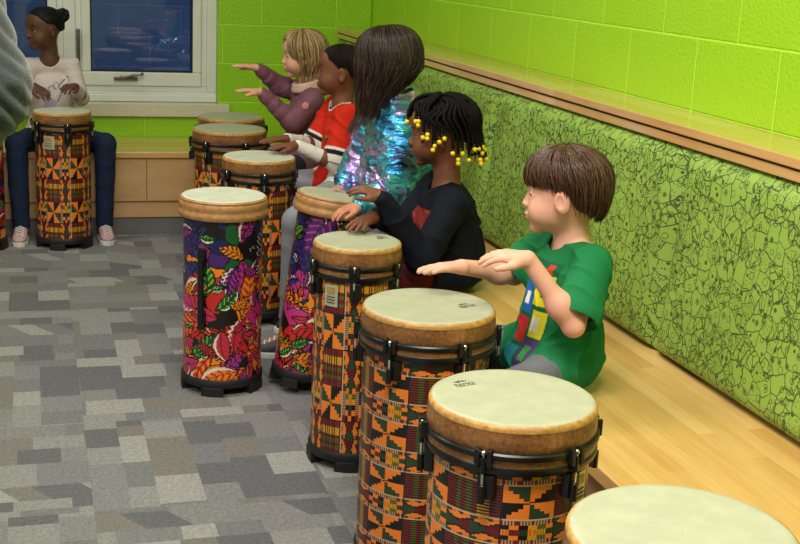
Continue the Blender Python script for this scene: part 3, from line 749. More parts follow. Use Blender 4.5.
def add_head(F, C, Mx, s=1.0):
    T = lambda *p: C + Mx @ (np.array(p, float) * s)
    E = lambda p, r, k=0.012, op='u', R=None: F.ell(T(*p), np.array(r) * s, Mx if R is None else Mx @ R, k * s, op)
    Cn = lambda a, b, ra, rb, k=0.008, op='u': F.cone(T(*a), T(*b), ra * s, rb * s, k * s, op)
    E((-0.014, 0, 0.026), (0.090, 0.073, 0.076))
    E((0.016, 0, -0.030), (0.062, 0.060, 0.064), 0.03)
    for y in (-1, 1): E((0.044, 0.031 * y, -0.040), (0.031, 0.029, 0.030), 0.02)
    E((0.060, 0, -0.082), (0.018, 0.022, 0.016), 0.018)
    E((0.052, 0, 0.040), (0.026, 0.048, 0.034), 0.02)
    for y in (-1, 1): E((0.088, 0.030 * y, 0.0), (0.014, 0.017, 0.012), 0.012, 's')
    for y in (-1, 1):
        E((0.0590, 0.0295 * y, -0.001), (0.0142, 0.0142, 0.0138), 0.006); RR = frame((1, 0.22 * y, 0))
        E((0.0735, 0.0305 * y, -0.003), (0.012, 0.0110, 0.0036), 0.003, 's', RR)
    Cn((0.073, 0, -0.002), (0.0865, 0, -0.024), 0.005, 0.0085, 0.012)
    for y in (-1, 1): E((0.081, 0.009 * y, -0.027), (0.008, 0.006, 0.006), 0.005)
    E((0.072, 0, -0.052), (0.013, 0.022, 0.014), 0.012)
    E((0.083, 0, -0.0475), (0.0065, 0.017, 0.0045), 0.004); E((0.081, 0, -0.0575), (0.0065, 0.014, 0.0050), 0.004)
    for y in (-1, 1):
        R = frame((1, 0.35 * y, -0.15)); E((-0.006, 0.074 * y, -0.012), (0.018, 0.0085, 0.028), 0.006, 'u', R)
        E((-0.001, 0.084 * y, -0.010), (0.010, 0.007, 0.017), 0.003, 's', R)
def face_parts(C, Mx, s, root, iris=(60, 40, 28), brow=(50, 34, 22), lip=(176, 92, 86), lid=None):
    T = lambda *p: tuple(C + Mx @ (np.array(p, float) * s) - np.array(root.location))
    for y in (-1, 1):
        r = 0.0120 * s; c = (0.0585, 0.0295 * y, -0.001)
        e = MB().sphere(T(*c), r, 20, 12).build('eye', EYE_W, root, smooth=True, auto=False)
        g = unit((1, 0.14 * y, -0.14)); b = MB(); b2 = MB()
        for mb, rr, off in ((b, 0.0066, 0.0099), (b2, 0.0034, 0.0111)):
            o = np.array(c) + g * off; l = unit(np.cross((0, 0, 1), g)); u = np.cross(g, l); v = [T(*(o + g * 0.0016))]
            for k in range(16):
                a = 2 * PI * k / 16; v.append(T(*(o + (l * math.cos(a) + u * math.sin(a)) * rr)))
            mb.add(v, [(0, 1 + k, 1 + (k + 1) % 16) for k in range(16)])
        b.build('iris', simple('iris', iris, 0.15), e, smooth=True); b2.build('pupil', M['black'], e, smooth=True)
        lidm = MB(); pts = [T(0.0590 + 0.0142 * math.cos(a * 0.78), (0.0300 + 0.0138 * math.sin(a * 0.78)) * y, 0.0010 + 0.0016 * math.cos(a)) for a in np.linspace(-1.35, 1.35, 9)]
        lidm.tube(pts, [0.0005 * s] + [0.0011 * s] * 7 + [0.0005 * s], 6); lidm.build('eyelash', M['black'], root, smooth=True)
        bm = MB(); pts = [T(0.0775 - 0.013 * t * t, (0.014 + 0.030 * t) * y, 0.020 + 0.006 * math.sin(t * PI * 0.8)) for t in np.linspace(0, 1, 7)]
        bm.tube(pts, [0.001 * s, 0.0024 * s, 0.0028 * s, 0.0028 * s, 0.0024 * s, 0.0018 * s, 0.0006 * s], 6); bm.build('eyebrow', simple('brow', brow, 0.7), root, smooth=True)
    lm = MB()
    for z, w, x, r in ((-0.0475, 0.0165, 0.0845, 0.0036), (-0.0572, 0.0135, 0.0825, 0.0042)):
        pts = [T(x + 0.0025 - 0.011 * t * t, w * t, z + 0.0012 * t * t) for t in np.linspace(-1, 1, 9)]
        lm.tube(pts, [0.0006 * s, 0.0018 * s, 0.0028 * s, r * s, r * s * 0.92, r * s, 0.0028 * s, 0.0018 * s, 0.0006 * s], 8)
    lm.build('lips', simple('lips', lip, 0.4, var=0.05), root, smooth=True)
EYE_W = simple('eye white', (198, 190, 182), 0.2, var=0.02)

def add_hand(F, wr, d, nrm, side, s=1.0, curl=0.25, spread=0.35, wrist_r=0.017):
    """nrm points out of the back of the hand; side +1: the thumb lies on the cross(d, nrm) side"""
    wr = np.array(wr, float); d = unit(d); nrm = np.array(nrm, float); nrm = unit(nrm - d * (nrm @ d)); lat = np.cross(d, nrm) * side
    P = lambda a, b, c: wr + (d * a + lat * b + nrm * c) * s
    for i, b in enumerate((0.021, 0.007, -0.007, -0.020)):
        F.cone(P(0.0, b * 0.45, 0), P(0.052 - 0.004 * abs(i - 1.2), b, 0.001), wrist_r * 0.72, 0.0092 * s, 0.008)
    lens = (0.050, 0.056, 0.052, 0.040)
    for i, b in enumerate((0.021, 0.007, -0.007, -0.020)):
        k = P(0.054 - 0.004 * abs(i - 1.2), b, 0.002); an = (1.5 - i) * spread * 0.32; dir0 = d * math.cos(an) + lat * math.sin(an); r = (0.0072 if i < 3 else 0.0064) * s
        cur = k; bend = 0.12; 
        for j, fr in enumerate((0.44, 0.31, 0.25)):
            bend += curl * (0.6 if j == 0 else 1.0)
            dd = dir0 * math.cos(bend) - nrm * math.sin(bend); nx = cur + dd * lens[i] * fr * s
            F.cone(cur, nx, r * (1 - 0.08 * j), r * (0.94 - 0.08 * j), 0.0025 if j or True else 0.006); cur = nx
    a = P(0.008, 0.012, -0.004); b = P(0.030, 0.033, -0.008); c = P(0.050, 0.040, -0.013); e = P(0.066, 0.041, -0.018)
    F.cone(a, b, 0.0115 * s, 0.0095 * s, 0.008); F.cone(b, c, 0.0088 * s, 0.0080 * s, 0.003); F.cone(c, e, 0.0080 * s, 0.0066 * s, 0.003)

def scalp(C, Mx, s, ph, th, off):
    """a point over the scalp: ph 0 front, + left ; th from the crown"""
    c = np.array((-0.014, 0, 0.026)); r = np.array((0.090, 0.073, 0.076)) + off
    if th < PI / 2: zf = math.cos(th)
    else: zf = -(th - PI / 2) * 1.35
    q = math.sin(th) if th < PI / 2 else 1 - 0.40 * ((th - PI / 2) / 1.1) ** 2
    v = np.array((math.cos(ph) * q, math.sin(ph) * q, zf)); return C + Mx @ ((c + v * r) * s)
def interp_end(tab, ph):
    d = abs(math.degrees(ph)) % 360; d = 360 - d if d > 180 else d
    xs, ys = zip(*tab); return math.radians(np.interp(d, xs, ys))
def cap_mesh(mb, C, Mx, s, tab, off, tint, n=64, m=24, ridge=None):
    v = []; f = []
    for i in range(n):
        ph = 2 * PI * i / n; te = interp_end(tab, ph)
        for j in range(m + 1):
            t = te * j / m; o = off * (1 if j < m - 1 else (0.3 if j < m else -0.25))
            if ridge: o += ridge(ph, t)
            v.append(scalp(C, Mx, s, ph, t, o))
    for i in range(n):
        k = (i + 1) % n
        for j in range(m): f.append((i * (m + 1) + j, i * (m + 1) + j + 1, k * (m + 1) + j + 1, k * (m + 1) + j))
    mb.add(v, f, tint)
def strands(mb, C, Mx, s, tab, count, off0, off1, r, rnd, hang=0.0, hang_dir=None, seg=9, wave=0.0, part=0.0, swirl=0.25, th0=0.08, inward=0.0, avoid=None, lean=0.0):
    c0 = C - np.array((0, 0, 0))
    for i in range(count):
        ph = rnd.uniform(-PI, PI); te = interp_end(tab, ph) + rnd.uniform(-0.14, 0.07); pts = []; rad = []
        o = rnd.uniform(off0, off1); sw = rnd.uniform(-swirl, swirl) * 0.5 + swirl * 0.4; st = rnd.uniform(th0, 0.55 * te) if rnd.random() < 0.55 else th0 + rnd.random() * 0.1
        w = rnd.uniform(0, 6.28)
        for j in range(seg):
            t = st + (te - st) * j / (seg - 1); q = j / (seg - 1)
            bulge = o * (0.55 + 0.6 * math.sin(min(1, q * 1.15) * PI * 0.62)) * (1 if hang else 1 - 0.55 * q ** 4)
            pts.append(scalp(C, Mx, s, ph + sw * q + part, t, bulge)); rad.append(r * rnd.uniform(0.8, 1.2) * (1.0 if q < 0.7 else 1.0 - 0.75 * (q - 0.7) / 0.3 * (0 if hang else 1)))
        if hang:
            L = hang * rnd.uniform(0.78, 1.08) * (1.0 if abs(ph) > 0.6 or lean else 0.35) * (1 + lean * (C[0] - pts[-1][0]) / 0.1); p = np.array(pts[-1]); d = unit(np.array(pts[-1]) - np.array(pts[-2])); g = unit(hang_dir if hang_dir is not None else (0, 0, -1))
            K = 9; cen = C + Mx @ (np.array((-0.02, 0, -0.05)) * s)
            for j in range(1, K + 1):
                d = unit(d * 0.5 + g * 0.5 + inward * (cen - p) * np.array((1, 1, 0))); p = p + d * L / K
                if avoid: p = avoid(p)
                pts.append(p + np.array((math.sin(w + j * 0.9), math.cos(w + j * 0.8), 0)) * wave); rad.append(r * (1.0 - 0.8 * (j / K) ** 2))
        mb.tube(pts, rad, 3, (rnd.random(),) * 3, flat=0.6, cap=False)

def shoe(mb_u, mb_s, ank, toe, s=1.0):
    """upper and sole of a small trainer; ank is above the heel, toe the direction on the floor"""
    t = unit((toe[0], toe[1], 0)); l = np.cross((0, 0, 1), t); b = np.array((ank[0], ank[1], 0.0))
    def ring(x, w, z0, z1, n=12):
        c = b + t * x; return [tuple(c + l * w * math.cos(a) + np.array((0, 0, (z0 + z1) / 2 + (z1 - z0) / 2 * math.sin(a)))) for a in [2 * PI * k / n for k in range(n)]]
    prof = [(-0.045, 0.012, 0.03, 0.05), (-0.040, 0.026, 0.02, 0.085), (-0.015, 0.032, 0.018, 0.108), (0.015, 0.033, 0.018, 0.105), (0.04, 0.034, 0.018, 0.078), (0.075, 0.036, 0.016, 0.060), (0.105, 0.033, 0.016, 0.048), (0.122, 0.016, 0.020, 0.036)]
    v = []; f = []
    for p in prof: v += ring(p[0] * s, p[1] * s, p[2] * s, p[3] * s)
    for j in range(len(prof) - 1):
        for k in range(12): q = (k + 1) % 12; f.append((j * 12 + k, (j + 1) * 12 + k, (j + 1) * 12 + q, j * 12 + q))
    f.append(tuple(range(12))); f.append(tuple((len(prof) - 1) * 12 + k for k in range(11, -1, -1)))
    mb_u.add(v, f)
    pr = [(x * s, w * s) for x, w in ((-0.048, 0.012), (-0.04, 0.030), (0.0, 0.034), (0.05, 0.036), (0.09, 0.037), (0.118, 0.026), (0.128, 0.008))]
    out = [b + t * x + l * w for x, w in pr] + [b + t * x - l * w for x, w in reversed(pr)]; n = len(out)
    mb_s.add([tuple(p) for p in out] + [tuple(p + np.array((0, 0, 0.022 * s))) for p in out], [tuple(range(n - 1, -1, -1)), tuple(range(n, 2 * n))] + [(k, (k + 1) % n, n + (k + 1) % n, n + k) for k in range(n)])

def person(label, J, skin_m, res=0.003, group=None):
    """J: joints in metres.  body = one continuous mesh"""
    root = tag(empty('person', J['seat']), label, 'person', group)
    allp = np.array([np.array(v, float) for k, v in J.items() if k not in ('hf', 'hs', 'roll', 'bf', 'Lh', 'Rh', 'seat', 'toeL', 'toeR', 'bw', 'foot') and v is not None])
    lo = allp.min(0) - 0.14; hi = allp.max(0) + 0.14; lo[2] = max(lo[2], -0.01)
    bs = J.get('bw', 1.0); B = frame(J['bf']); fw, lt, up = B[:, 0], B[:, 1], np.array((0, 0, 1.0))
    F = Field(lo, hi, res)
    pel, ch, nk = [np.array(J[k], float) for k in ('pelvis', 'chest', 'neck')]
    Bt = frame(fw); axis = unit(nk - pel); Bt = np.stack([unit(fw - axis * (fw @ axis)), lt, axis], 1)
    F.ell(pel, np.array((0.070, 0.090, 0.070)) * bs, Bt, 0.02)
    F.cone(pel, ch, 0.066 * bs, 0.066 * bs, 0.03); F.ell(ch, np.array((0.066, 0.090, 0.085)) * bs, Bt, 0.03)
    C = np.array(J['head'], float); Mx = frame(J['hf'], J.get('roll', 0)); s = J.get('hs', 1.0)
    for S in 'LR':
        sh, el, wr = [np.array(J[S + k], float) for k in ('sh', 'el', 'wr')]
        F.cone(nk - up * 0.045 * bs, sh, 0.036 * bs, 0.032 * bs, 0.02)
        F.cone(sh, el, 0.033 * bs, 0.0255 * bs, 0.012); F.cone(el, wr, 0.0260 * bs, 0.0185 * bs, 0.01); m_ = el + (wr - el) * 0.3; F.ell(m_, np.array((0.030, 0.030, 0.030)) * bs, None, 0.02)
        h = J[S + 'h']; add_hand(F, wr + unit(h['d']) * 0.004, h['d'], h['n'], h['side'], h.get('s', 0.92), h.get('curl', 0.25), h.get('spread', 0.35), 0.019 * bs)
        hp, kn, an = [np.array(J[S + k], float) for k in ('hip', 'kn', 'an')]
        F.cone(hp, kn, 0.048 * bs, 0.042 * bs, 0.02); F.cone(kn, an, 0.040 * bs, 0.024 * bs, 0.012)
        toe = unit(J.get('toe' + S, fw)); F.cone(an, an + toe * 0.075 * bs - up * (an[2] - 0.035), 0.022 * bs, 0.017 * bs, 0.015)
    add_head(F, C, Mx, s)
    F.cone(C + Mx @ (np.array((-0.022, 0, -0.045)) * s), nk - up * 0.01, 0.038 * s, 0.042 * s, 0.022)
    if pel[2] < 0.6: F.over_seat(abs(fw[1]) > 0.8)
    body = field_obj('body', F, skin_m, root)
    return root, dict(C=C, Mx=Mx, s=s, Bt=Bt, fw=fw, lt=lt, pel=pel, ch=ch, nk=nk, bs=bs, lo=lo, hi=hi)

def top_garment(name, root, I, J, mat, res=0.004, fat=0.012, sleeve=(1.0, 1.0), cuff=0.006, hem=0.0, neck_r=0.047, rib=None, fold=0.0025, color=None, puff=0.0, collar=0, disp=None):
    """sleeve: fraction along the forearm where each (L, R) sleeve ends; below 0 means a fraction short of the elbow"""
    F = Field(I['lo'] - 0.03, I['hi'] + 0.03, res); bs = I['bs']; pel, ch, nk, Bt = I['pel'], I['ch'], I['nk'], I['Bt']; up = np.array((0, 0, 1.0))
    R_ = lambda a, b, r0: (a * 1.0, b) if rib else None
    rr = (0.062, rib) if rib else None
    F.ell(pel + Bt[:, 2] * 0.015 + Bt[:, 0] * 0.006, np.array((0.088 + fat, 0.108 + fat, 0.085)) * bs + puff, Bt, 0.02, 'u', rr)
    if pel[2] < 0.6: F.ell(pel + A(0, 0, -0.018) + I['fw'] * 0.022, np.array((0.106 + fat, 0.124 + fat, 0.066)) * bs + puff * 0.6, frame(I['fw']), 0.02)
    F.ell((pel + ch) / 2 + Bt[:, 0] * 0.008, np.array((0.080 + fat, 0.100 + fat, 0.11)) * bs + puff, Bt, 0.04, 'u', rr)
    F.ell(ch + Bt[:, 0] * 0.002, np.array((0.070 + fat, 0.098 + fat, 0.098 + fat)) * bs + puff * 0.9, Bt, 0.03, 'u', rr)
    for i, S in enumerate('LR'):
        sh, el, wr = [np.array(J[S + k], float) for k in ('sh', 'el', 'wr')]
        F.cone(nk - up * 0.05 * bs, sh, 0.036 * bs + fat * 0.8, 0.034 * bs + fat + puff * 0.6, 0.02)
        q = sleeve[i]
        if q < 0:
            end = sh + (el - sh) * (1 + q); F.cone(sh, end, 0.035 * bs + fat + puff * 0.6, 0.036 * bs + fat + cuff, 0.014)
            F2 = end + unit(el - sh) * 0.001
            # flat cuff: remove the rounded end
            F.cone(end + unit(el - sh) * 0.060, end + unit(el - sh) * 0.061, 0.062, 0.062, 0.004, 's')
            F.cone(end - unit(el - sh) * 0.03, el, 0.0315 * bs + 0.003, 0.030 * bs + 0.003, 0.003, 's')
        else:
            n1 = max(2, int(round(np.linalg.norm(el - sh) / 0.05))); n2 = max(2, int(round(np.linalg.norm(wr - el) / 0.045)))
            F.cone(sh, el, 0.034 * bs + fat + puff * 0.7, 0.030 * bs + fat + puff * 0.6, 0.014, 'u', (n1, rib) if rib else None)
            end = el + (wr - el) * q; F.cone(el, end, 0.030 * bs + fat * 0.9 + puff * 0.6, 0.021 * bs + fat * 0.5 + puff * 0.35, 0.012, 'u', (n2, rib) if rib else None)
    F.cone(nk - up * 0.02 + I['fw'] * 0.012, nk + up * 0.05, neck_r, neck_r, 0.004, 's')
    if collar:
        a = nk + up * 0.0 - I['fw'] * 0.004; F2 = collar
        for t in np.linspace(0, 2 * PI, 22, endpoint=False):
            p = a + I['fw'] * math.cos(t) * 0.056 * bs + I['lt'] * math.sin(t) * 0.060 * bs + up * (0.004 - 0.012 * math.cos(t)); F.cone(p - up * 0.01, p + up * collar, 0.013, 0.012, 0.012)
    if pel[2] < 0.6:
        for S in 'LR':
            hp, kn = A(*J[S + 'hip']), A(*J[S + 'kn']); F.cone(hp + A(0, 0, 0.004), hp + (kn - hp) * 0.37, 0.056 * bs + fat, 0.052 * bs + fat * 0.8, 0.03)
        F.cut((0, 0, SZ + 0.015), (0, 0, -1))
    return field_obj(name, F, mat, root, disp or ((lambda V, N: folds(V, fold)) if fold else None), color)
def trousers(root, I, J, mat, res=0.004, fat=0.010, fold=0.002, name='trousers'):
    F = Field(I['lo'] - 0.02, I['hi'] + 0.02, res); bs = I['bs']
    F.ell(I['pel'] - np.array((0, 0, 0.012)), np.array((0.074 + fat, 0.094 + fat, 0.060)) * bs, I['Bt'], 0.02)
    for S in 'LR':
        hp, kn, an = [np.array(J[S + k], float) for k in ('hip', 'kn', 'an')]
        F.cone(hp, kn, 0.050 * bs + fat, 0.043 * bs + fat, 0.02); F.cone(kn, an + np.array((0, 0, 0.01)), 0.044 * bs + fat, 0.032 * bs + fat, 0.012)
    F.cone(J['Lan'] - np.array((0, 0, 0.05)), J['Lan'] - np.array((0, 0, 0.06)), 0.05, 0.05, 0.004, 's'); F.cone(J['Ran'] - np.array((0, 0, 0.05)), J['Ran'] - np.array((0, 0, 0.06)), 0.05, 0.05, 0.004, 's')
    if J['pelvis'][2] < 0.6: F.over_seat(abs(I['fw'][1]) > 0.8)
    return field_obj(name, F, mat, root, lambda V, N: folds(V, fold, 0.8, 2.0) - fold)
def shoes(root, J, m_up, m_sole, I, s=1.0):
    for S in 'LR':
        u = MB(); so = MB(); a = np.array(J[S + 'an'], float) - np.array(root.location); shoe(u, so, a + np.array((0, 0, 0)), J.get('toe' + S, I['fw']), s)
        dz = -root.location[2]
        u.v = [(x, y, z + dz) for x, y, z in u.v]; so.v = [(x, y, z + dz) for x, y, z in so.v]
        o = u.build('shoe', m_up, root, smooth=True, sub=1, auto=False); so.build('sole', m_sole, o, bevel=0.003)
        t = unit((*J.get('toe' + S, I['fw'])[:2], 0)); l = np.cross((0, 0, 1), t); b = np.array((a[0], a[1], dz)); lb = MB()
        for k in range(4):
            c = b + t * (0.040 + 0.017 * k) * s + np.array((0, 0, (0.084 - 0.0085 * k) * s)); lb.tube([c - l * 0.018 * s - np.array((0, 0, 0.010 * s)), c, c + l * 0.018 * s - np.array((0, 0, 0.010 * s))], 0.0032 * s, 6)
        lb.build('laces', m_sole, o, smooth=True)
def A(*v): return np.array(v, float)
M['skin_fair'] = skin('fair skin', (230, 176, 154)); M['skin_light'] = skin('light skin', (220, 168, 140)); M['skin_tan'] = skin('tan skin', (190, 128, 96))
M['skin_brown'] = skin('brown skin', (118, 70, 46), 1.08, 0.08); M['skin_deep'] = skin('deep brown skin', (92, 56, 38), 1.08, 0.08)
HAIR_SHORT = [(0, 62), (40, 66), (75, 88), (95, 92), (120, 118), (180, 128)]

# ---- the boy in the green shirt
def seated(x, yc, lift=0.0):  # pelvis above the bench front
    return A(x, yc, SZ + 0.085 + lift)
J = dict(seat=(-0.57, -3.96, SZ), pelvis=A(-0.575, -3.96, 0.505), chest=A(-0.580, -3.96, 0.665), neck=A(-0.570, -3.96, 0.785), head=A(-0.603, -3.955, 0.886), hf=(-0.87, 0.48, -0.10), hs=1.0, bf=(-1, 0, 0),
    Lsh=A(-0.567, -4.072, 0.740), Lel=A(-0.640, -4.150, 0.622), Lwr=A(-0.745, -4.115, 0.768), Rsh=A(-0.575, -3.848, 0.742), Rel=A(-0.655, -3.825, 0.655), Rwr=A(-0.812, -3.880, 0.692),
    Lh=dict(d=(-1, 0.32, 0.10), n=(0, -0.15, 1), side=-1, curl=0.22, s=0.98), Rh=dict(d=(-1, -0.12, 0.02), n=(0.05, 0.1, 1), side=1, curl=0.06, s=0.98),
    Lhip=A(-0.585, -4.020, 0.480), Rhip=A(-0.585, -3.900, 0.480), Lkn=A(-0.765, -4.150, 0.475), Rkn=A(-0.765, -3.800, 0.475), Lan=A(-0.775, -4.160, 0.075), Ran=A(-0.775, -3.790, 0.075), toeL=(-1, -0.5, 0), toeR=(-1, 0.5, 0))
r1, I = person('young child with brown bowl-cut hair and green printed T-shirt, both hands raised', J, M['skin_fair'], 0.0027)
def tee_color(V, N):
    c = np.tile(linA((30, 122, 72)), (len(V), 1)); lat = V[:, 1] + 3.96; z = V[:, 2]; front = (N[:, 0] < -0.25) & (V[:, 0] < -0.6)
    def rect(a, b, z0, z1, col, skew=0.0): m_ = front & (lat + skew * (z - 0.6) > a) & (lat + skew * (z - 0.6) < b) & (z > z0) & (z < z1); c[m_] = linA(col)
    rect(-0.075, 0.03, 0.475, 0.73, (24, 96, 60)); rect(-0.072, -0.022, 0.625, 0.70, (226, 214, 40)); rect(-0.020, 0.03, 0.60, 0.675, (36, 104, 178)); rect(-0.072, -0.03, 0.55, 0.615, (232, 220, 50))
    rect(-0.02, 0.03, 0.53, 0.59, (205, 50, 48)); rect(-0.074, -0.025, 0.48, 0.545, (92, 58, 120)); rect(-0.02, 0.03, 0.475, 0.52, (40, 140, 150)); rect(-0.062, -0.042, 0.645, 0.675, (30, 30, 34)); rect(-0.055, -0.035, 0.565, 0.60, (235, 235, 228)); rect(-0.06, -0.045, 0.70, 0.725, (214, 60, 50))
    rect(-0.06, -0.035, 0.495, 0.53, (60, 160, 80)); rect(-0.005, 0.015, 0.62, 0.65, (240, 240, 240)); return c
M['tee'] = attr_mat('cotton jersey', 0.85, 0.25, 450)
top_garment('shirt', r1, I, J, M['tee'], 0.003, 0.012, (-0.22, -0.22), 0.012, 0.0, 0.046, fold=0.0052, color=tee_color)
trousers(r1, I, J, cloth('grey knit trousers', (104, 106, 112)))
shoes(r1, J, cloth('grey trainer cloth', (110, 112, 118)), simple('white sole', (220, 220, 215), 0.5), I)
face_parts(I['C'], I['Mx'], 1.0, r1, iris=(80, 90, 100), brow=(96, 66, 46), lip=(206, 120, 112))
rnd = random.Random(4); mb = MB(); L_ = np.array(r1.location); C0 = I['C'] - L_
TB = [(0, 90), (30, 91), (58, 93), (72, 97), (92, 103), (108, 124), (140, 135), (180, 137)]
cap_mesh(mb, C0, I['Mx'], 1.0, TB, 0.006, (0.25,) * 3)
strands(mb, C0, I['Mx'], 1.0, TB, 3000, 0.007, 0.018, 0.0016, rnd, swirl=0.62)
mb.build('hair', hairmat('brown hair', (34, 22, 16), (104, 72, 52)), r1, smooth=True, auto=False)

# ---- the braided child in navy
J = dict(seat=(-0.57, -3.06, SZ), pelvis=A(-0.560, -3.07, 0.500), chest=A(-0.580, -3.08, 0.635), neck=A(-0.583, -3.07, 0.755), head=A(-0.612, -3.055, 0.894), hf=(-0.93, 0.30, -0.12), hs=1.0, bf=(-1, -0.12, 0), bw=1.06,
    Lsh=A(-0.600, -3.185, 0.695), Lel=A(-0.725, -3.290, 0.560), Lwr=A(-0.845, -3.275, 0.742), Rsh=A(-0.585, -2.955, 0.705), Rel=A(-0.700, -3.010, 0.600), Rwr=A(-0.858, -3.240, 0.676),
    Lh=dict(d=(-0.8, 0.25, 0.30), n=(-0.3, -0.1, 1), side=-1, curl=0.30, s=0.9), Rh=dict(d=(-0.75, -0.60, -0.12), n=(0.0, -0.1, 1), side=1, curl=0.15, s=0.9),
    Lhip=A(-0.575, -3.13, 0.480), Rhip=A(-0.575, -3.01, 0.480), Lkn=A(-0.770, -3.215, 0.472), Rkn=A(-0.770, -3.065, 0.472), Lan=A(-0.765, -3.225, 0.075), Ran=A(-0.770, -3.085, 0.075), toeL=(-0.9, 0.25, 0), toeR=(-1, 0.08, 0))
r2, I = person('child with dark bead-tipped braids and navy long-sleeved top, hands on the narrow drum', J, M['skin_brown'], 0.003)
def navy_color(V, N):
    c = np.tile(linA((12, 15, 28)), (len(V), 1)); lat = V[:, 1] + 3.08; z = V[:, 2]; m_ = (N[:, 0] < -0.3) & (V[:, 0] < -0.62) & (np.abs(lat + 0.01) < 0.055) & (z > 0.53) & (z < 0.67)
    c[m_] = linA((150, 52, 44)); w = m_ & ((np.mod(lat * 3 + z, 0.036) < 0.006) | (np.mod(z * 2.0 - lat, 0.034) < 0.005)); c[w] = linA((60, 22, 26)); return c
top_garment('long_sleeved_top', r2, I, J, M['tee'], 0.0035, 0.014, (0.94, 0.94), 0.0, 0.0, 0.044, fold=0.0055, color=navy_color)
trousers(r2, I, J, cloth('dark red leggings', (92, 26, 32)), fat=0.006); shoes(r2, J, cloth('white trainer', (200, 198, 194)), simple('white sole b', (225, 225, 220), 0.5), I)
face_parts(I['C'], I['Mx'], 1.0, r2, iris=(40, 24, 16), brow=(22, 14, 10), lip=(128, 66, 58))
mb = MB(); L_ = np.array(r2.location); C0 = I['C'] - L_; HT = [(0, 52), (40, 58), (75, 86), (95, 92), (115, 118), (180, 126)]
cap_mesh(mb, C0, I['Mx'], 1.0, HT, 0.006, (0.1,) * 3, 96, 30, lambda ph, t: 0.002 * math.sin(ph * 14) * math.sin(t * 9))
rnd = random.Random(9); tips = []
for i in range(46):
    row = i % 3; ph = (i / 46) * 2 * PI * 3.0 + row * 0.35; ph = (ph + PI) % (2 * PI) - PI
    st = (0.12, 0.45, 0.85)[row]; te = min(interp_end(HT, ph) + 0.02, 1.75) if abs(ph) > 0.75 else 1.05
    if abs(ph) < 0.5 and row > 0: continue
    pts = [scalp(C0, I['Mx'], 1.0, ph + 0.12 * math.sin(k), st + (te - st) * k / 7, 0.010 + 0.016 * math.sin(k / 7 * 2.2)) for k in range(8)]
    p = np.array(pts[-1]); out = unit(p - (C0 + A(0, 0, p[2] - C0[2]))); L = rnd.uniform(0.015, 0.065) * (0.55 if abs(ph) < 0.8 else 1.0) + (0.02 if abs(ph) > 2 else 0)
    K = 6; d = unit(np.array(pts[-1]) - np.array(pts[-2]))
    for k in range(K):
        d = unit(d * 0.45 + A(0, 0, -1) * 0.55 + out * (0.05 if abs(ph) < 2.2 else 0.16)); p = p + d * L / K; pts.append(p.copy())
    # resample to make the plait's bumps
    P_ = np.array(pts); seg = np.linalg.norm(np.diff(P_, axis=0), axis=1); cu = np.concatenate([[0], np.cumsum(seg)]); n = max(12, int(cu[-1] / 0.0035)); tt = np.linspace(0, cu[-1], n)
    Q = np.stack([np.interp(tt, cu, P_[:, k]) for k in range(3)], -1); mb.tube(Q, [0.0066 * (1 + 0.24 * math.sin(t_ * 760)) * (1 - 0.25 * t_ / cu[-1]) for t_ in tt], 7, (rnd.random() * 0.6,) * 3)
    tips.append((Q[-1], d.copy()))
hair = mb.build('braided_hair', hairmat('black braided hair', (5, 4, 4), (20, 15, 14), 0.75), r2, smooth=True, auto=False)
yb = simple('yellow bead', (240, 200, 30), 0.2, Coat_Weight=0.6) if True else None; kb = simple('black bead', (14, 14, 14), 0.2)
ym = MB().sphere((0, 0, 0), 0.0074, 12, 8).build('bead', yb, hair, smooth=True, auto=False); km = MB().sphere((0, 0, 0), 0.0055, 12, 8).build('bead', kb, hair, smooth=True, auto=False)
first = [True, True]
for p, d in tips:
    for q, src in ((0, 1), (1, 0), (2, 0 if rnd.random() < 0.5 else 1)):
        if q == 2 and rnd.random() < 0.6: continue
        s_ = (ym, km)[src]
        if first[src]: o = s_; first[src] = False
        else: o = s_.copy(); COL.objects.link(o)
        o.location = tuple(p + d * (0.004 + 0.0115 * q))

# ---- child in the shiny puffer jacket, seen from behind
J = dict(seat=(-0.57, -2.44, SZ), pelvis=A(-0.560, -2.46, 0.515), chest=A(-0.560, -2.47, 0.745), neck=A(-0.595, -2.47, 0.905), head=A(-0.615, -2.465, 1.045), hf=(-0.45, 0.88, -0.20), hs=1.08, bf=(-1, 0.12, 0), bw=1.18,
    Lsh=A(-0.600, -2.605, 0.850), Lel=A(-0.655, -2.810, 0.675), Lwr=A(-0.825, -2.975, 0.655), Rsh=A(-0.590, -2.335, 0.850), Rel=A(-0.650, -2.30, 0.660), Rwr=A(-0.740, -2.400, 0.600),
    Lh=dict(d=(-1, -0.1, -0.22), n=(0, 0, 1), side=-1, curl=0.25), Rh=dict(d=(-0.9, -0.3, -0.3), n=(0, 0, 1), side=1, curl=0.15),
    Lhip=A(-0.575, -2.53, 0.480), Rhip=A(-0.575, -2.40, 0.480), Lkn=A(-0.790, -2.925, 0.480), Rkn=A(-0.915, -2.480, 0.495), Lan=A(-0.775, -2.930, 0.075), Ran=A(-0.925, -2.460, 0.075), toeL=(-1, -0.5, 0), toeR=(-1, 0.3, 0))
r3, I = person('child turned away with long dark hair and iridescent blue and purple puffer jacket', J, M['skin_tan'], 0.0035)
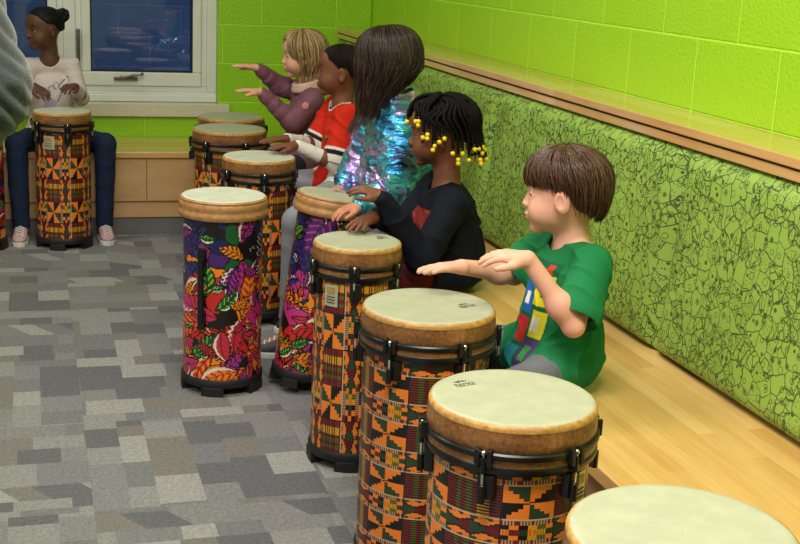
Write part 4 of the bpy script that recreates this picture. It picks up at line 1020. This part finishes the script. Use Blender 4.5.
def shiny():
    t = NT('iridescent quilted shell'); v = t.obj()
    n1 = t.noise(v, 6.5, 2); crk = t.noise(v, 26, 4, rough=0.6); n3 = t.noise(t.mapped(v, scale=(1, 1, 3.2)), 20, 3)
    f = t.math('ADD', t.math('MULTIPLY', n1, 0.75), t.math('MULTIPLY', n3, 0.25))
    t.set(t.ramp(f, [(0.34, lin((28, 40, 84))), (0.42, lin((40, 140, 200))), (0.47, lin((90, 200, 214))), (0.515, lin((140, 120, 205))), (0.56, lin((222, 180, 232))), (0.61, lin((60, 150, 190))), (0.68, lin((34, 60, 110)))]), 0.22, 0.75, Coat_Weight=0.5)
    t.bump(t.math('ADD', crk, n3), 0.8, 0.012); return t.m
pj = top_garment('puffer_jacket', r3, I, J, shiny(), 0.004, 0.014, (0.97, 0.97), 0.0, 0.0, 0.050, rib=0.012, fold=0.0055, puff=0.026, collar=0.03)
trousers(r3, I, J, cloth('heather grey sweatpants', (138, 140, 148)), fat=0.006); shoes(r3, J, cloth('grey trainer', (90, 92, 100)), simple('white sole c', (220, 220, 215), 0.5), I)
face_parts(I['C'], I['Mx'], 1.08, r3)
mb = MB(); L_ = np.array(r3.location); C0 = I['C'] - L_; rnd = random.Random(12); TL = [(0, 60), (30, 70), (60, 92), (90, 100), (120, 104), (180, 104)]
cap_mesh(mb, C0, I['Mx'], 1.08, TL, 0.012, (0.1,) * 3)
nkl = I['nk'] - L_
def av3(p):
    c = nkl + A(0, 0, 0); d = (p - c) * A(1, 1, 0); r = np.linalg.norm(d); lim = 0.078 + max(0, nkl[2] - p[2] + 0.01) * 0.8
    if p[2] < nkl[2] + 0.05 and r < lim: p = c * A(1, 1, 0) + A(0, 0, p[2]) + d / max(r, 1e-6) * lim
    return p
strands(mb, C0, I['Mx'], 1.08, TL, 2600, 0.010, 0.026, 0.0026, rnd, hang=0.165, hang_dir=(-0.35, -0.02, -1), swirl=0.12, wave=0.005, inward=1.6, avoid=av3, lean=0.45)
mb.build('long_hair', hairmat('dark brown hair', (22, 15, 13), (74, 52, 42)), r3, smooth=True, auto=False)

# ---- the boy in the red jersey
J = dict(seat=(-0.57, -1.74, SZ), pelvis=A(-0.560, -1.74, 0.500), chest=A(-0.575, -1.74, 0.690), neck=A(-0.583, -1.74, 0.832), head=A(-0.600, -1.735, 0.948), hf=(-0.97, 0.20, -0.02), hs=1.02, bf=(-1, -0.05, 0),
    Lsh=A(-0.588, -1.855, 0.778), Lel=A(-0.640, -1.895, 0.600), Lwr=A(-0.800, -1.890, 0.672), Rsh=A(-0.588, -1.625, 0.782), Rel=A(-0.665, -1.63, 0.630), Rwr=A(-0.815, -1.770, 0.680),
    Lh=dict(d=(-1, -0.02, -0.05), n=(0, 0, 1), side=-1, curl=0.06, s=1.0), Rh=dict(d=(-0.95, -0.25, -0.04), n=(0, 0, 1), side=1, curl=0.06, s=1.0),
    Lhip=A(-0.575, -1.81, 0.480), Rhip=A(-0.575, -1.68, 0.480), Lkn=A(-0.800, -2.140, 0.480), Rkn=A(-0.820, -1.700, 0.480), Lan=A(-0.800, -2.165, 0.075), Ran=A(-0.790, -1.690, 0.075))
r4, I = person('boy with short cropped hair in red football jersey over white long sleeves', J, M['skin_brown'], 0.0035)
def red_color(V, N):
    c = np.tile(linA((216, 44, 24)), (len(V), 1)); lat = V[:, 1] + 1.74; z = V[:, 2]; x = V[:, 0]
    nk = I['nk']; dn = np.linalg.norm(V - (nk - A(-0.0, 0, 0.012)), axis=1); m_ = dn < 0.066; c[m_] = linA((236, 232, 226)); c[m_ & (np.mod(dn, 0.011) < 0.0045)] = linA((30, 28, 34))
    for S in 'LR':
        sh, el = J[S + 'sh'], J[S + 'el']; t = ((V - sh) @ (el - sh)) / ((el - sh) @ (el - sh)); near = np.linalg.norm(V - (sh + np.clip(t, 0, 1.4)[:, None] * (el - sh)), axis=1) < 0.085
        c[near & (t > 0.70)] = linA((236, 230, 224)); c[near & (t > 0.76) & (t < 0.86)] = linA((34, 28, 34))
    # small crest: dark green and gold shield
    cr = (N[:, 0] < -0.2) & (np.abs(lat + 0.052) < 0.013) & (np.abs(z - 0.675) < 0.02) & (x < -0.6); c[cr] = linA((150, 110, 40)); cr2 = cr & (np.abs(lat + 0.052) < 0.007) & (np.abs(z - 0.675) < 0.012); c[cr2] = linA((60, 70, 40)); return c
jer = top_garment('jersey', r4, I, J, M['tee'], 0.0035, 0.016, (-0.12, -0.12), 0.012, 0.0, 0.044, fold=0.0055, color=red_color)
ls = top_garment('white_undershirt', r4, I, J, cloth('white knit', (226, 218, 212)), 0.004, 0.006, (0.96, 0.96), 0.0, 0.0, 0.046, fold=0.003)
trousers(r4, I, J, cloth('light grey sweatpants', (150, 152, 158)), fat=0.018); shoes(r4, J, cloth('dark trainer', (50, 52, 60)), simple('white sole d', (220, 220, 215), 0.5), I)
face_parts(I['C'], I['Mx'], 1.02, r4, iris=(40, 24, 16), brow=(22, 14, 10), lip=(136, 72, 62))
mb = MB(); L_ = np.array(r4.location); C0 = I['C'] - L_; rnd = random.Random(14); TC = [(0, 66), (35, 69), (58, 79), (75, 97), (95, 94), (112, 116), (180, 122)]
cap_mesh(mb, C0, I['Mx'], 1.02, TC, 0.002, (0.15,) * 3, 96, 30, lambda ph, t: 0.0008 * math.sin(ph * 31 + t * 17) * math.sin(t * 43))
strands(mb, C0, I['Mx'], 1.02, TC, 4200, 0.002, 0.0055, 0.0008, rnd, swirl=0.1)
mb.build('cropped_hair', hairmat('black cropped hair', (16, 12, 11), (46, 34, 28), 0.7), r4, smooth=True, auto=False)

# ---- the blonde child in the mauve jacket
J = dict(seat=(-0.57, -1.08, SZ), pelvis=A(-0.560, -1.08, 0.500), chest=A(-0.580, -1.08, 0.680), neck=A(-0.585, -1.08, 0.825), head=A(-0.615, -1.08, 0.955), hf=(-0.98, 0.08, -0.12), hs=1.0, bf=(-1, -0.05, 0),
    Lsh=A(-0.585, -1.195, 0.765), Lel=A(-0.680, -1.225, 0.670), Lwr=A(-0.820, -1.205, 0.800), Rsh=A(-0.595, -0.965, 0.775), Rel=A(-0.690, -0.96, 0.800), Rwr=A(-0.800, -1.000, 0.885),
    Lh=dict(d=(-1, 0, 0.10), n=(0, 0, 1), side=-1, curl=0.05, s=1.0), Rh=dict(d=(-1, 0, 0.12), n=(0, 0, 1), side=1, curl=0.05, s=1.0),
    Lhip=A(-0.575, -1.15, 0.480), Rhip=A(-0.575, -1.02, 0.480), Lkn=A(-0.790, -1.435, 0.480), Rkn=A(-0.760, -1.010, 0.480), Lan=A(-0.790, -1.450, 0.075), Ran=A(-0.765, -1.000, 0.075))
r5, I = person('child with long blonde hair in mauve padded jacket, arms held out', J, M['skin_light'], 0.0037)
mauve = cloth('mauve padded nylon', (124, 78, 94), 0.5, 0.1, 200)
jk = top_garment('padded_jacket', r5, I, J, mauve, 0.004, 0.014, (0.95, 0.95), 0.0, 0.0, 0.052, rib=0.0045, fold=0.0022, puff=0.006)
col = Field(I['nk'] - 0.12, I['nk'] + 0.12, 0.003)
for t in np.linspace(0, 2 * PI, 26, endpoint=False):
    p = I['nk'] + I['fw'] * math.cos(t) * 0.060 + I['lt'] * math.sin(t) * 0.066 + A(0, 0, -0.012 - 0.018 * math.cos(t)); col.cone(p, p + A(0, 0, 0.02), 0.013, 0.012, 0.01)
field_obj('collar_lining', col, cloth('pink fleece lining', (214, 178, 168), 0.95, 0.4), r5)
MB().sphere(tuple(A(-0.632, -1.262, 0.748) - np.array(r5.location)), 0.017, 16, 8, sc=(1, 0.28, 1)).build('sleeve_patch', cloth('pink patch', (214, 140, 158)), jk, smooth=True)
trousers(r5, I, J, cloth('navy leggings', (40, 42, 60))); shoes(r5, J, cloth('pink trainer', (190, 130, 140)), simple('white sole e', (220, 220, 215), 0.5), I)
face_parts(I['C'], I['Mx'], 1.0, r5, iris=(90, 110, 130), brow=(140, 108, 72), lip=(200, 110, 106))
mb = MB(); L_ = np.array(r5.location); C0 = I['C'] - L_; rnd = random.Random(21); TLB = [(0, 46), (25, 52), (45, 80), (70, 98), (95, 106), (130, 112), (180, 112)]
cap_mesh(mb, C0, I['Mx'], 1.0, TLB, 0.008, (0.35,) * 3); nk5 = I['nk'] - L_
def av5(p):
    d = (p - nk5) * A(1, 1, 0); r = np.linalg.norm(d); lim = 0.070 + max(0, nk5[2] - p[2]) * 0.9
    if p[2] < nk5[2] + 0.03 and r < lim: p = nk5 * A(1, 1, 0) + A(0, 0, p[2]) + d / max(r, 1e-6) * lim
    return p
strands(mb, C0, I['Mx'], 1.0, TLB, 1500, 0.008, 0.02, 0.0024, rnd, hang=0.135, swirl=0.1, wave=0.002, inward=3.0, avoid=av5)
mb.build('long_hair', hairmat('dark blonde hair', (104, 76, 48), (206, 172, 124)), r5, smooth=True, auto=False)

# ---- the child below the window
J = dict(seat=(-1.69, -0.36, SZ), pelvis=A(-1.69, -0.34, 0.500), chest=A(-1.69, -0.345, 0.690), neck=A(-1.695, -0.345, 0.868), head=A(-1.722, -0.365, 0.990), hf=(-0.86, -0.50, -0.10), hs=0.96, bf=(0, -1, 0),
    Lsh=A(-1.595, -0.345, 0.812), Lel=A(-1.555, -0.42, 0.670), Lwr=A(-1.585, -0.530, 0.735), Rsh=A(-1.795, -0.345, 0.808), Rel=A(-1.845, -0.43, 0.670), Rwr=A(-1.775, -0.535, 0.735),
    Lh=dict(d=(-0.5, -0.75, 0.1), n=(0.1, -0.2, 1), side=-1, curl=0.45, s=0.95), Rh=dict(d=(0.75, -0.6, -0.35), n=(0.2, -0.5, 1), side=1, curl=0.25, s=0.95),
    Lhip=A(-1.63, -0.36, 0.480), Rhip=A(-1.75, -0.36, 0.480), Lkn=A(-1.452, -0.570, 0.470), Rkn=A(-1.858, -0.560, 0.470), Lan=A(-1.462, -0.580, 0.075), Ran=A(-1.848, -0.575, 0.075), toeL=(0.1, -1, 0), toeR=(-0.1, -1, 0))
r6, I = person('child with dark cornrow bun and pale unicorn top seated below the window', J, M['skin_deep'], 0.0032)
def uni_color(V, N):
    c = np.tile(linA((214, 198, 196)), (len(V), 1)); x = V[:, 0] + 1.69; z = V[:, 2] - 0.72; f = (N[:, 1] < -0.3) & (V[:, 1] < -0.39)
    def stroke(pts, w, col):
        for (a, b), (e, g) in zip(pts[:-1], pts[1:]):
            L2 = (e - a) ** 2 + (g - b) ** 2 + 1e-9; t = np.clip(((x - a) * (e - a) + (z - b) * (g - b)) / L2, 0, 1); d = np.hypot(x - a - t * (e - a), z - b - t * (g - b)); c[f & (d < w)] = linA(col)
    stroke([(0.03, 0.005), (0.075, 0.05)], 0.003, (90, 100, 110)); stroke([(0.03, 0.005), (0.045, -0.02), (0.03, -0.06), (0.0, -0.09)], 0.0028, (110, 108, 124))
    for k in range(4): stroke([(0.02 - 0.02 * k, 0.02 - 0.006 * k + 0.012 * math.sin(a_)) if False else (0.02 - 0.022 * k + 0.014 * math.cos(a_), 0.008 - 0.016 * k + 0.014 * math.sin(a_)) for a_ in np.linspace(0, 4.6, 8)], 0.0024, (142, 128, 160))
    m_ = f & (np.hypot(x + 0.01, z + 0.08) < 0.03); c[m_] = linA((176, 160, 190)); return c
top_garment('long_sleeved_top', r6, I, J, M['tee'], 0.004, 0.008, (0.9, 0.9), 0.0, 0.0, 0.046, fold=0.002, color=uni_color)
trousers(r6, I, J, cloth('dark blue jeans', (32, 44, 70))); shoes(r6, J, cloth('pink and white trainer', (198, 160, 166), var=0.25), simple('white sole f', (214, 212, 206), 0.5), I)
face_parts(I['C'], I['Mx'], 0.98, r6, iris=(36, 22, 14), brow=(20, 12, 10), lip=(120, 60, 56))
mb = MB(); L_ = np.array(r6.location); C0 = I['C'] - L_; rnd = random.Random(31); TN = [(0, 50), (40, 56), (70, 84), (95, 92), (115, 112), (180, 112)]
cap_mesh(mb, C0, I['Mx'], 0.98, TN, 0.004, (0.05,) * 3, 160, 40, lambda ph, t: 0.0025 * abs(math.sin(math.sin(ph) * math.sin(t) * 15)))
bc = C0 + I['Mx'] @ A(-0.112, 0.0, 0.055)
for i in range(40):
    a, b = rnd.uniform(0, 6.28), rnd.uniform(-1, 1); d = A(math.cos(a) * math.sqrt(1 - b * b), math.sin(a) * math.sqrt(1 - b * b), b); mb.sphere(tuple(bc + d * 0.024), rnd.uniform(0.009, 0.015), 10, 6, tint=(rnd.random() * 0.6,) * 3)
mb.build('cornrow_hair', hairmat('black cornrow hair', (14, 11, 11), (52, 42, 38), 0.5), r6, smooth=True, auto=False)

# ---- the adult at the left edge, sleeve and elbow in view
J = dict(seat=(-2.08, -4.50, 0.0), pelvis=A(-2.08, -4.50, 0.93), chest=A(-2.08, -4.50, 1.23), neck=A(-2.08, -4.49, 1.46), head=A(-2.08, -4.46, 1.60), hf=(-0.3, 1, -0.2), hs=1.12, bf=(-0.1, 1, 0), bw=1.45,
    Rsh=A(-1.935, -4.50, 1.385), Rel=A(-1.872, -4.545, 1.172), Rwr=A(-1.98, -4.33, 1.10), Lsh=A(-2.26, -4.50, 1.38), Lel=A(-2.31, -4.54, 1.12), Lwr=A(-2.18, -4.31, 1.09),
    Rh=dict(d=(-0.9, 0.5, 0), n=(0, 0.2, 1), side=1, curl=0.4, s=1.3), Lh=dict(d=(0.9, 0.5, 0), n=(0, 0.2, 1), side=-1, curl=0.4, s=1.3),
    Lhip=A(-2.17, -4.50, 0.90), Rhip=A(-1.99, -4.50, 0.90), Lkn=A(-2.18, -4.47, 0.49), Rkn=A(-1.98, -4.47, 0.49), Lan=A(-2.18, -4.52, 0.09), Ran=A(-1.98, -4.52, 0.09))
r7, I = person('adult in a soft grey ribbed sweater standing close at the left photo edge', J, M['skin_light'], 0.006)
def ribs(V, N):
    el = J['Rel']; q = V[:, 2] * 1.0 + (V[:, 0] - el[0]) * 1.1 + 0.25 * V[:, 1]; return 0.006 * np.abs(np.sin(q * 80 + 1.5 * np.sin(V[:, 2] * 21))) ** 0.7 + folds(V, 0.004, 0.5)
F_ = top_garment('sweater', r7, I, J, cloth('grey velour', (58, 61, 62), 0.95, 0.5, 260, 0.15, Sheen_Weight=0.3), 0.005, 0.034, (0.95, 0.95), 0.0, 0.0, 0.065, fold=0.0, puff=0.012, disp=ribs)
trousers(r7, I, J, cloth('black trousers', (30, 30, 34)), res=0.006); shoes(r7, J, cloth('black shoe', (26, 26, 28)), M['rubber'], I, 1.6)
face_parts(I['C'], I['Mx'], 1.12, r7)
mb = MB(); C0 = I['C'] - np.array(r7.location); rnd = random.Random(2)
cap_mesh(mb, C0, I['Mx'], 1.12, HAIR_SHORT, 0.012, (0.2,) * 3); strands(mb, C0, I['Mx'], 1.12, HAIR_SHORT, 500, 0.012, 0.02, 0.003, rnd)
mb.build('hair', hairmat('brown adult hair', (50, 34, 24), (110, 80, 58)), r7, smooth=True, auto=False)
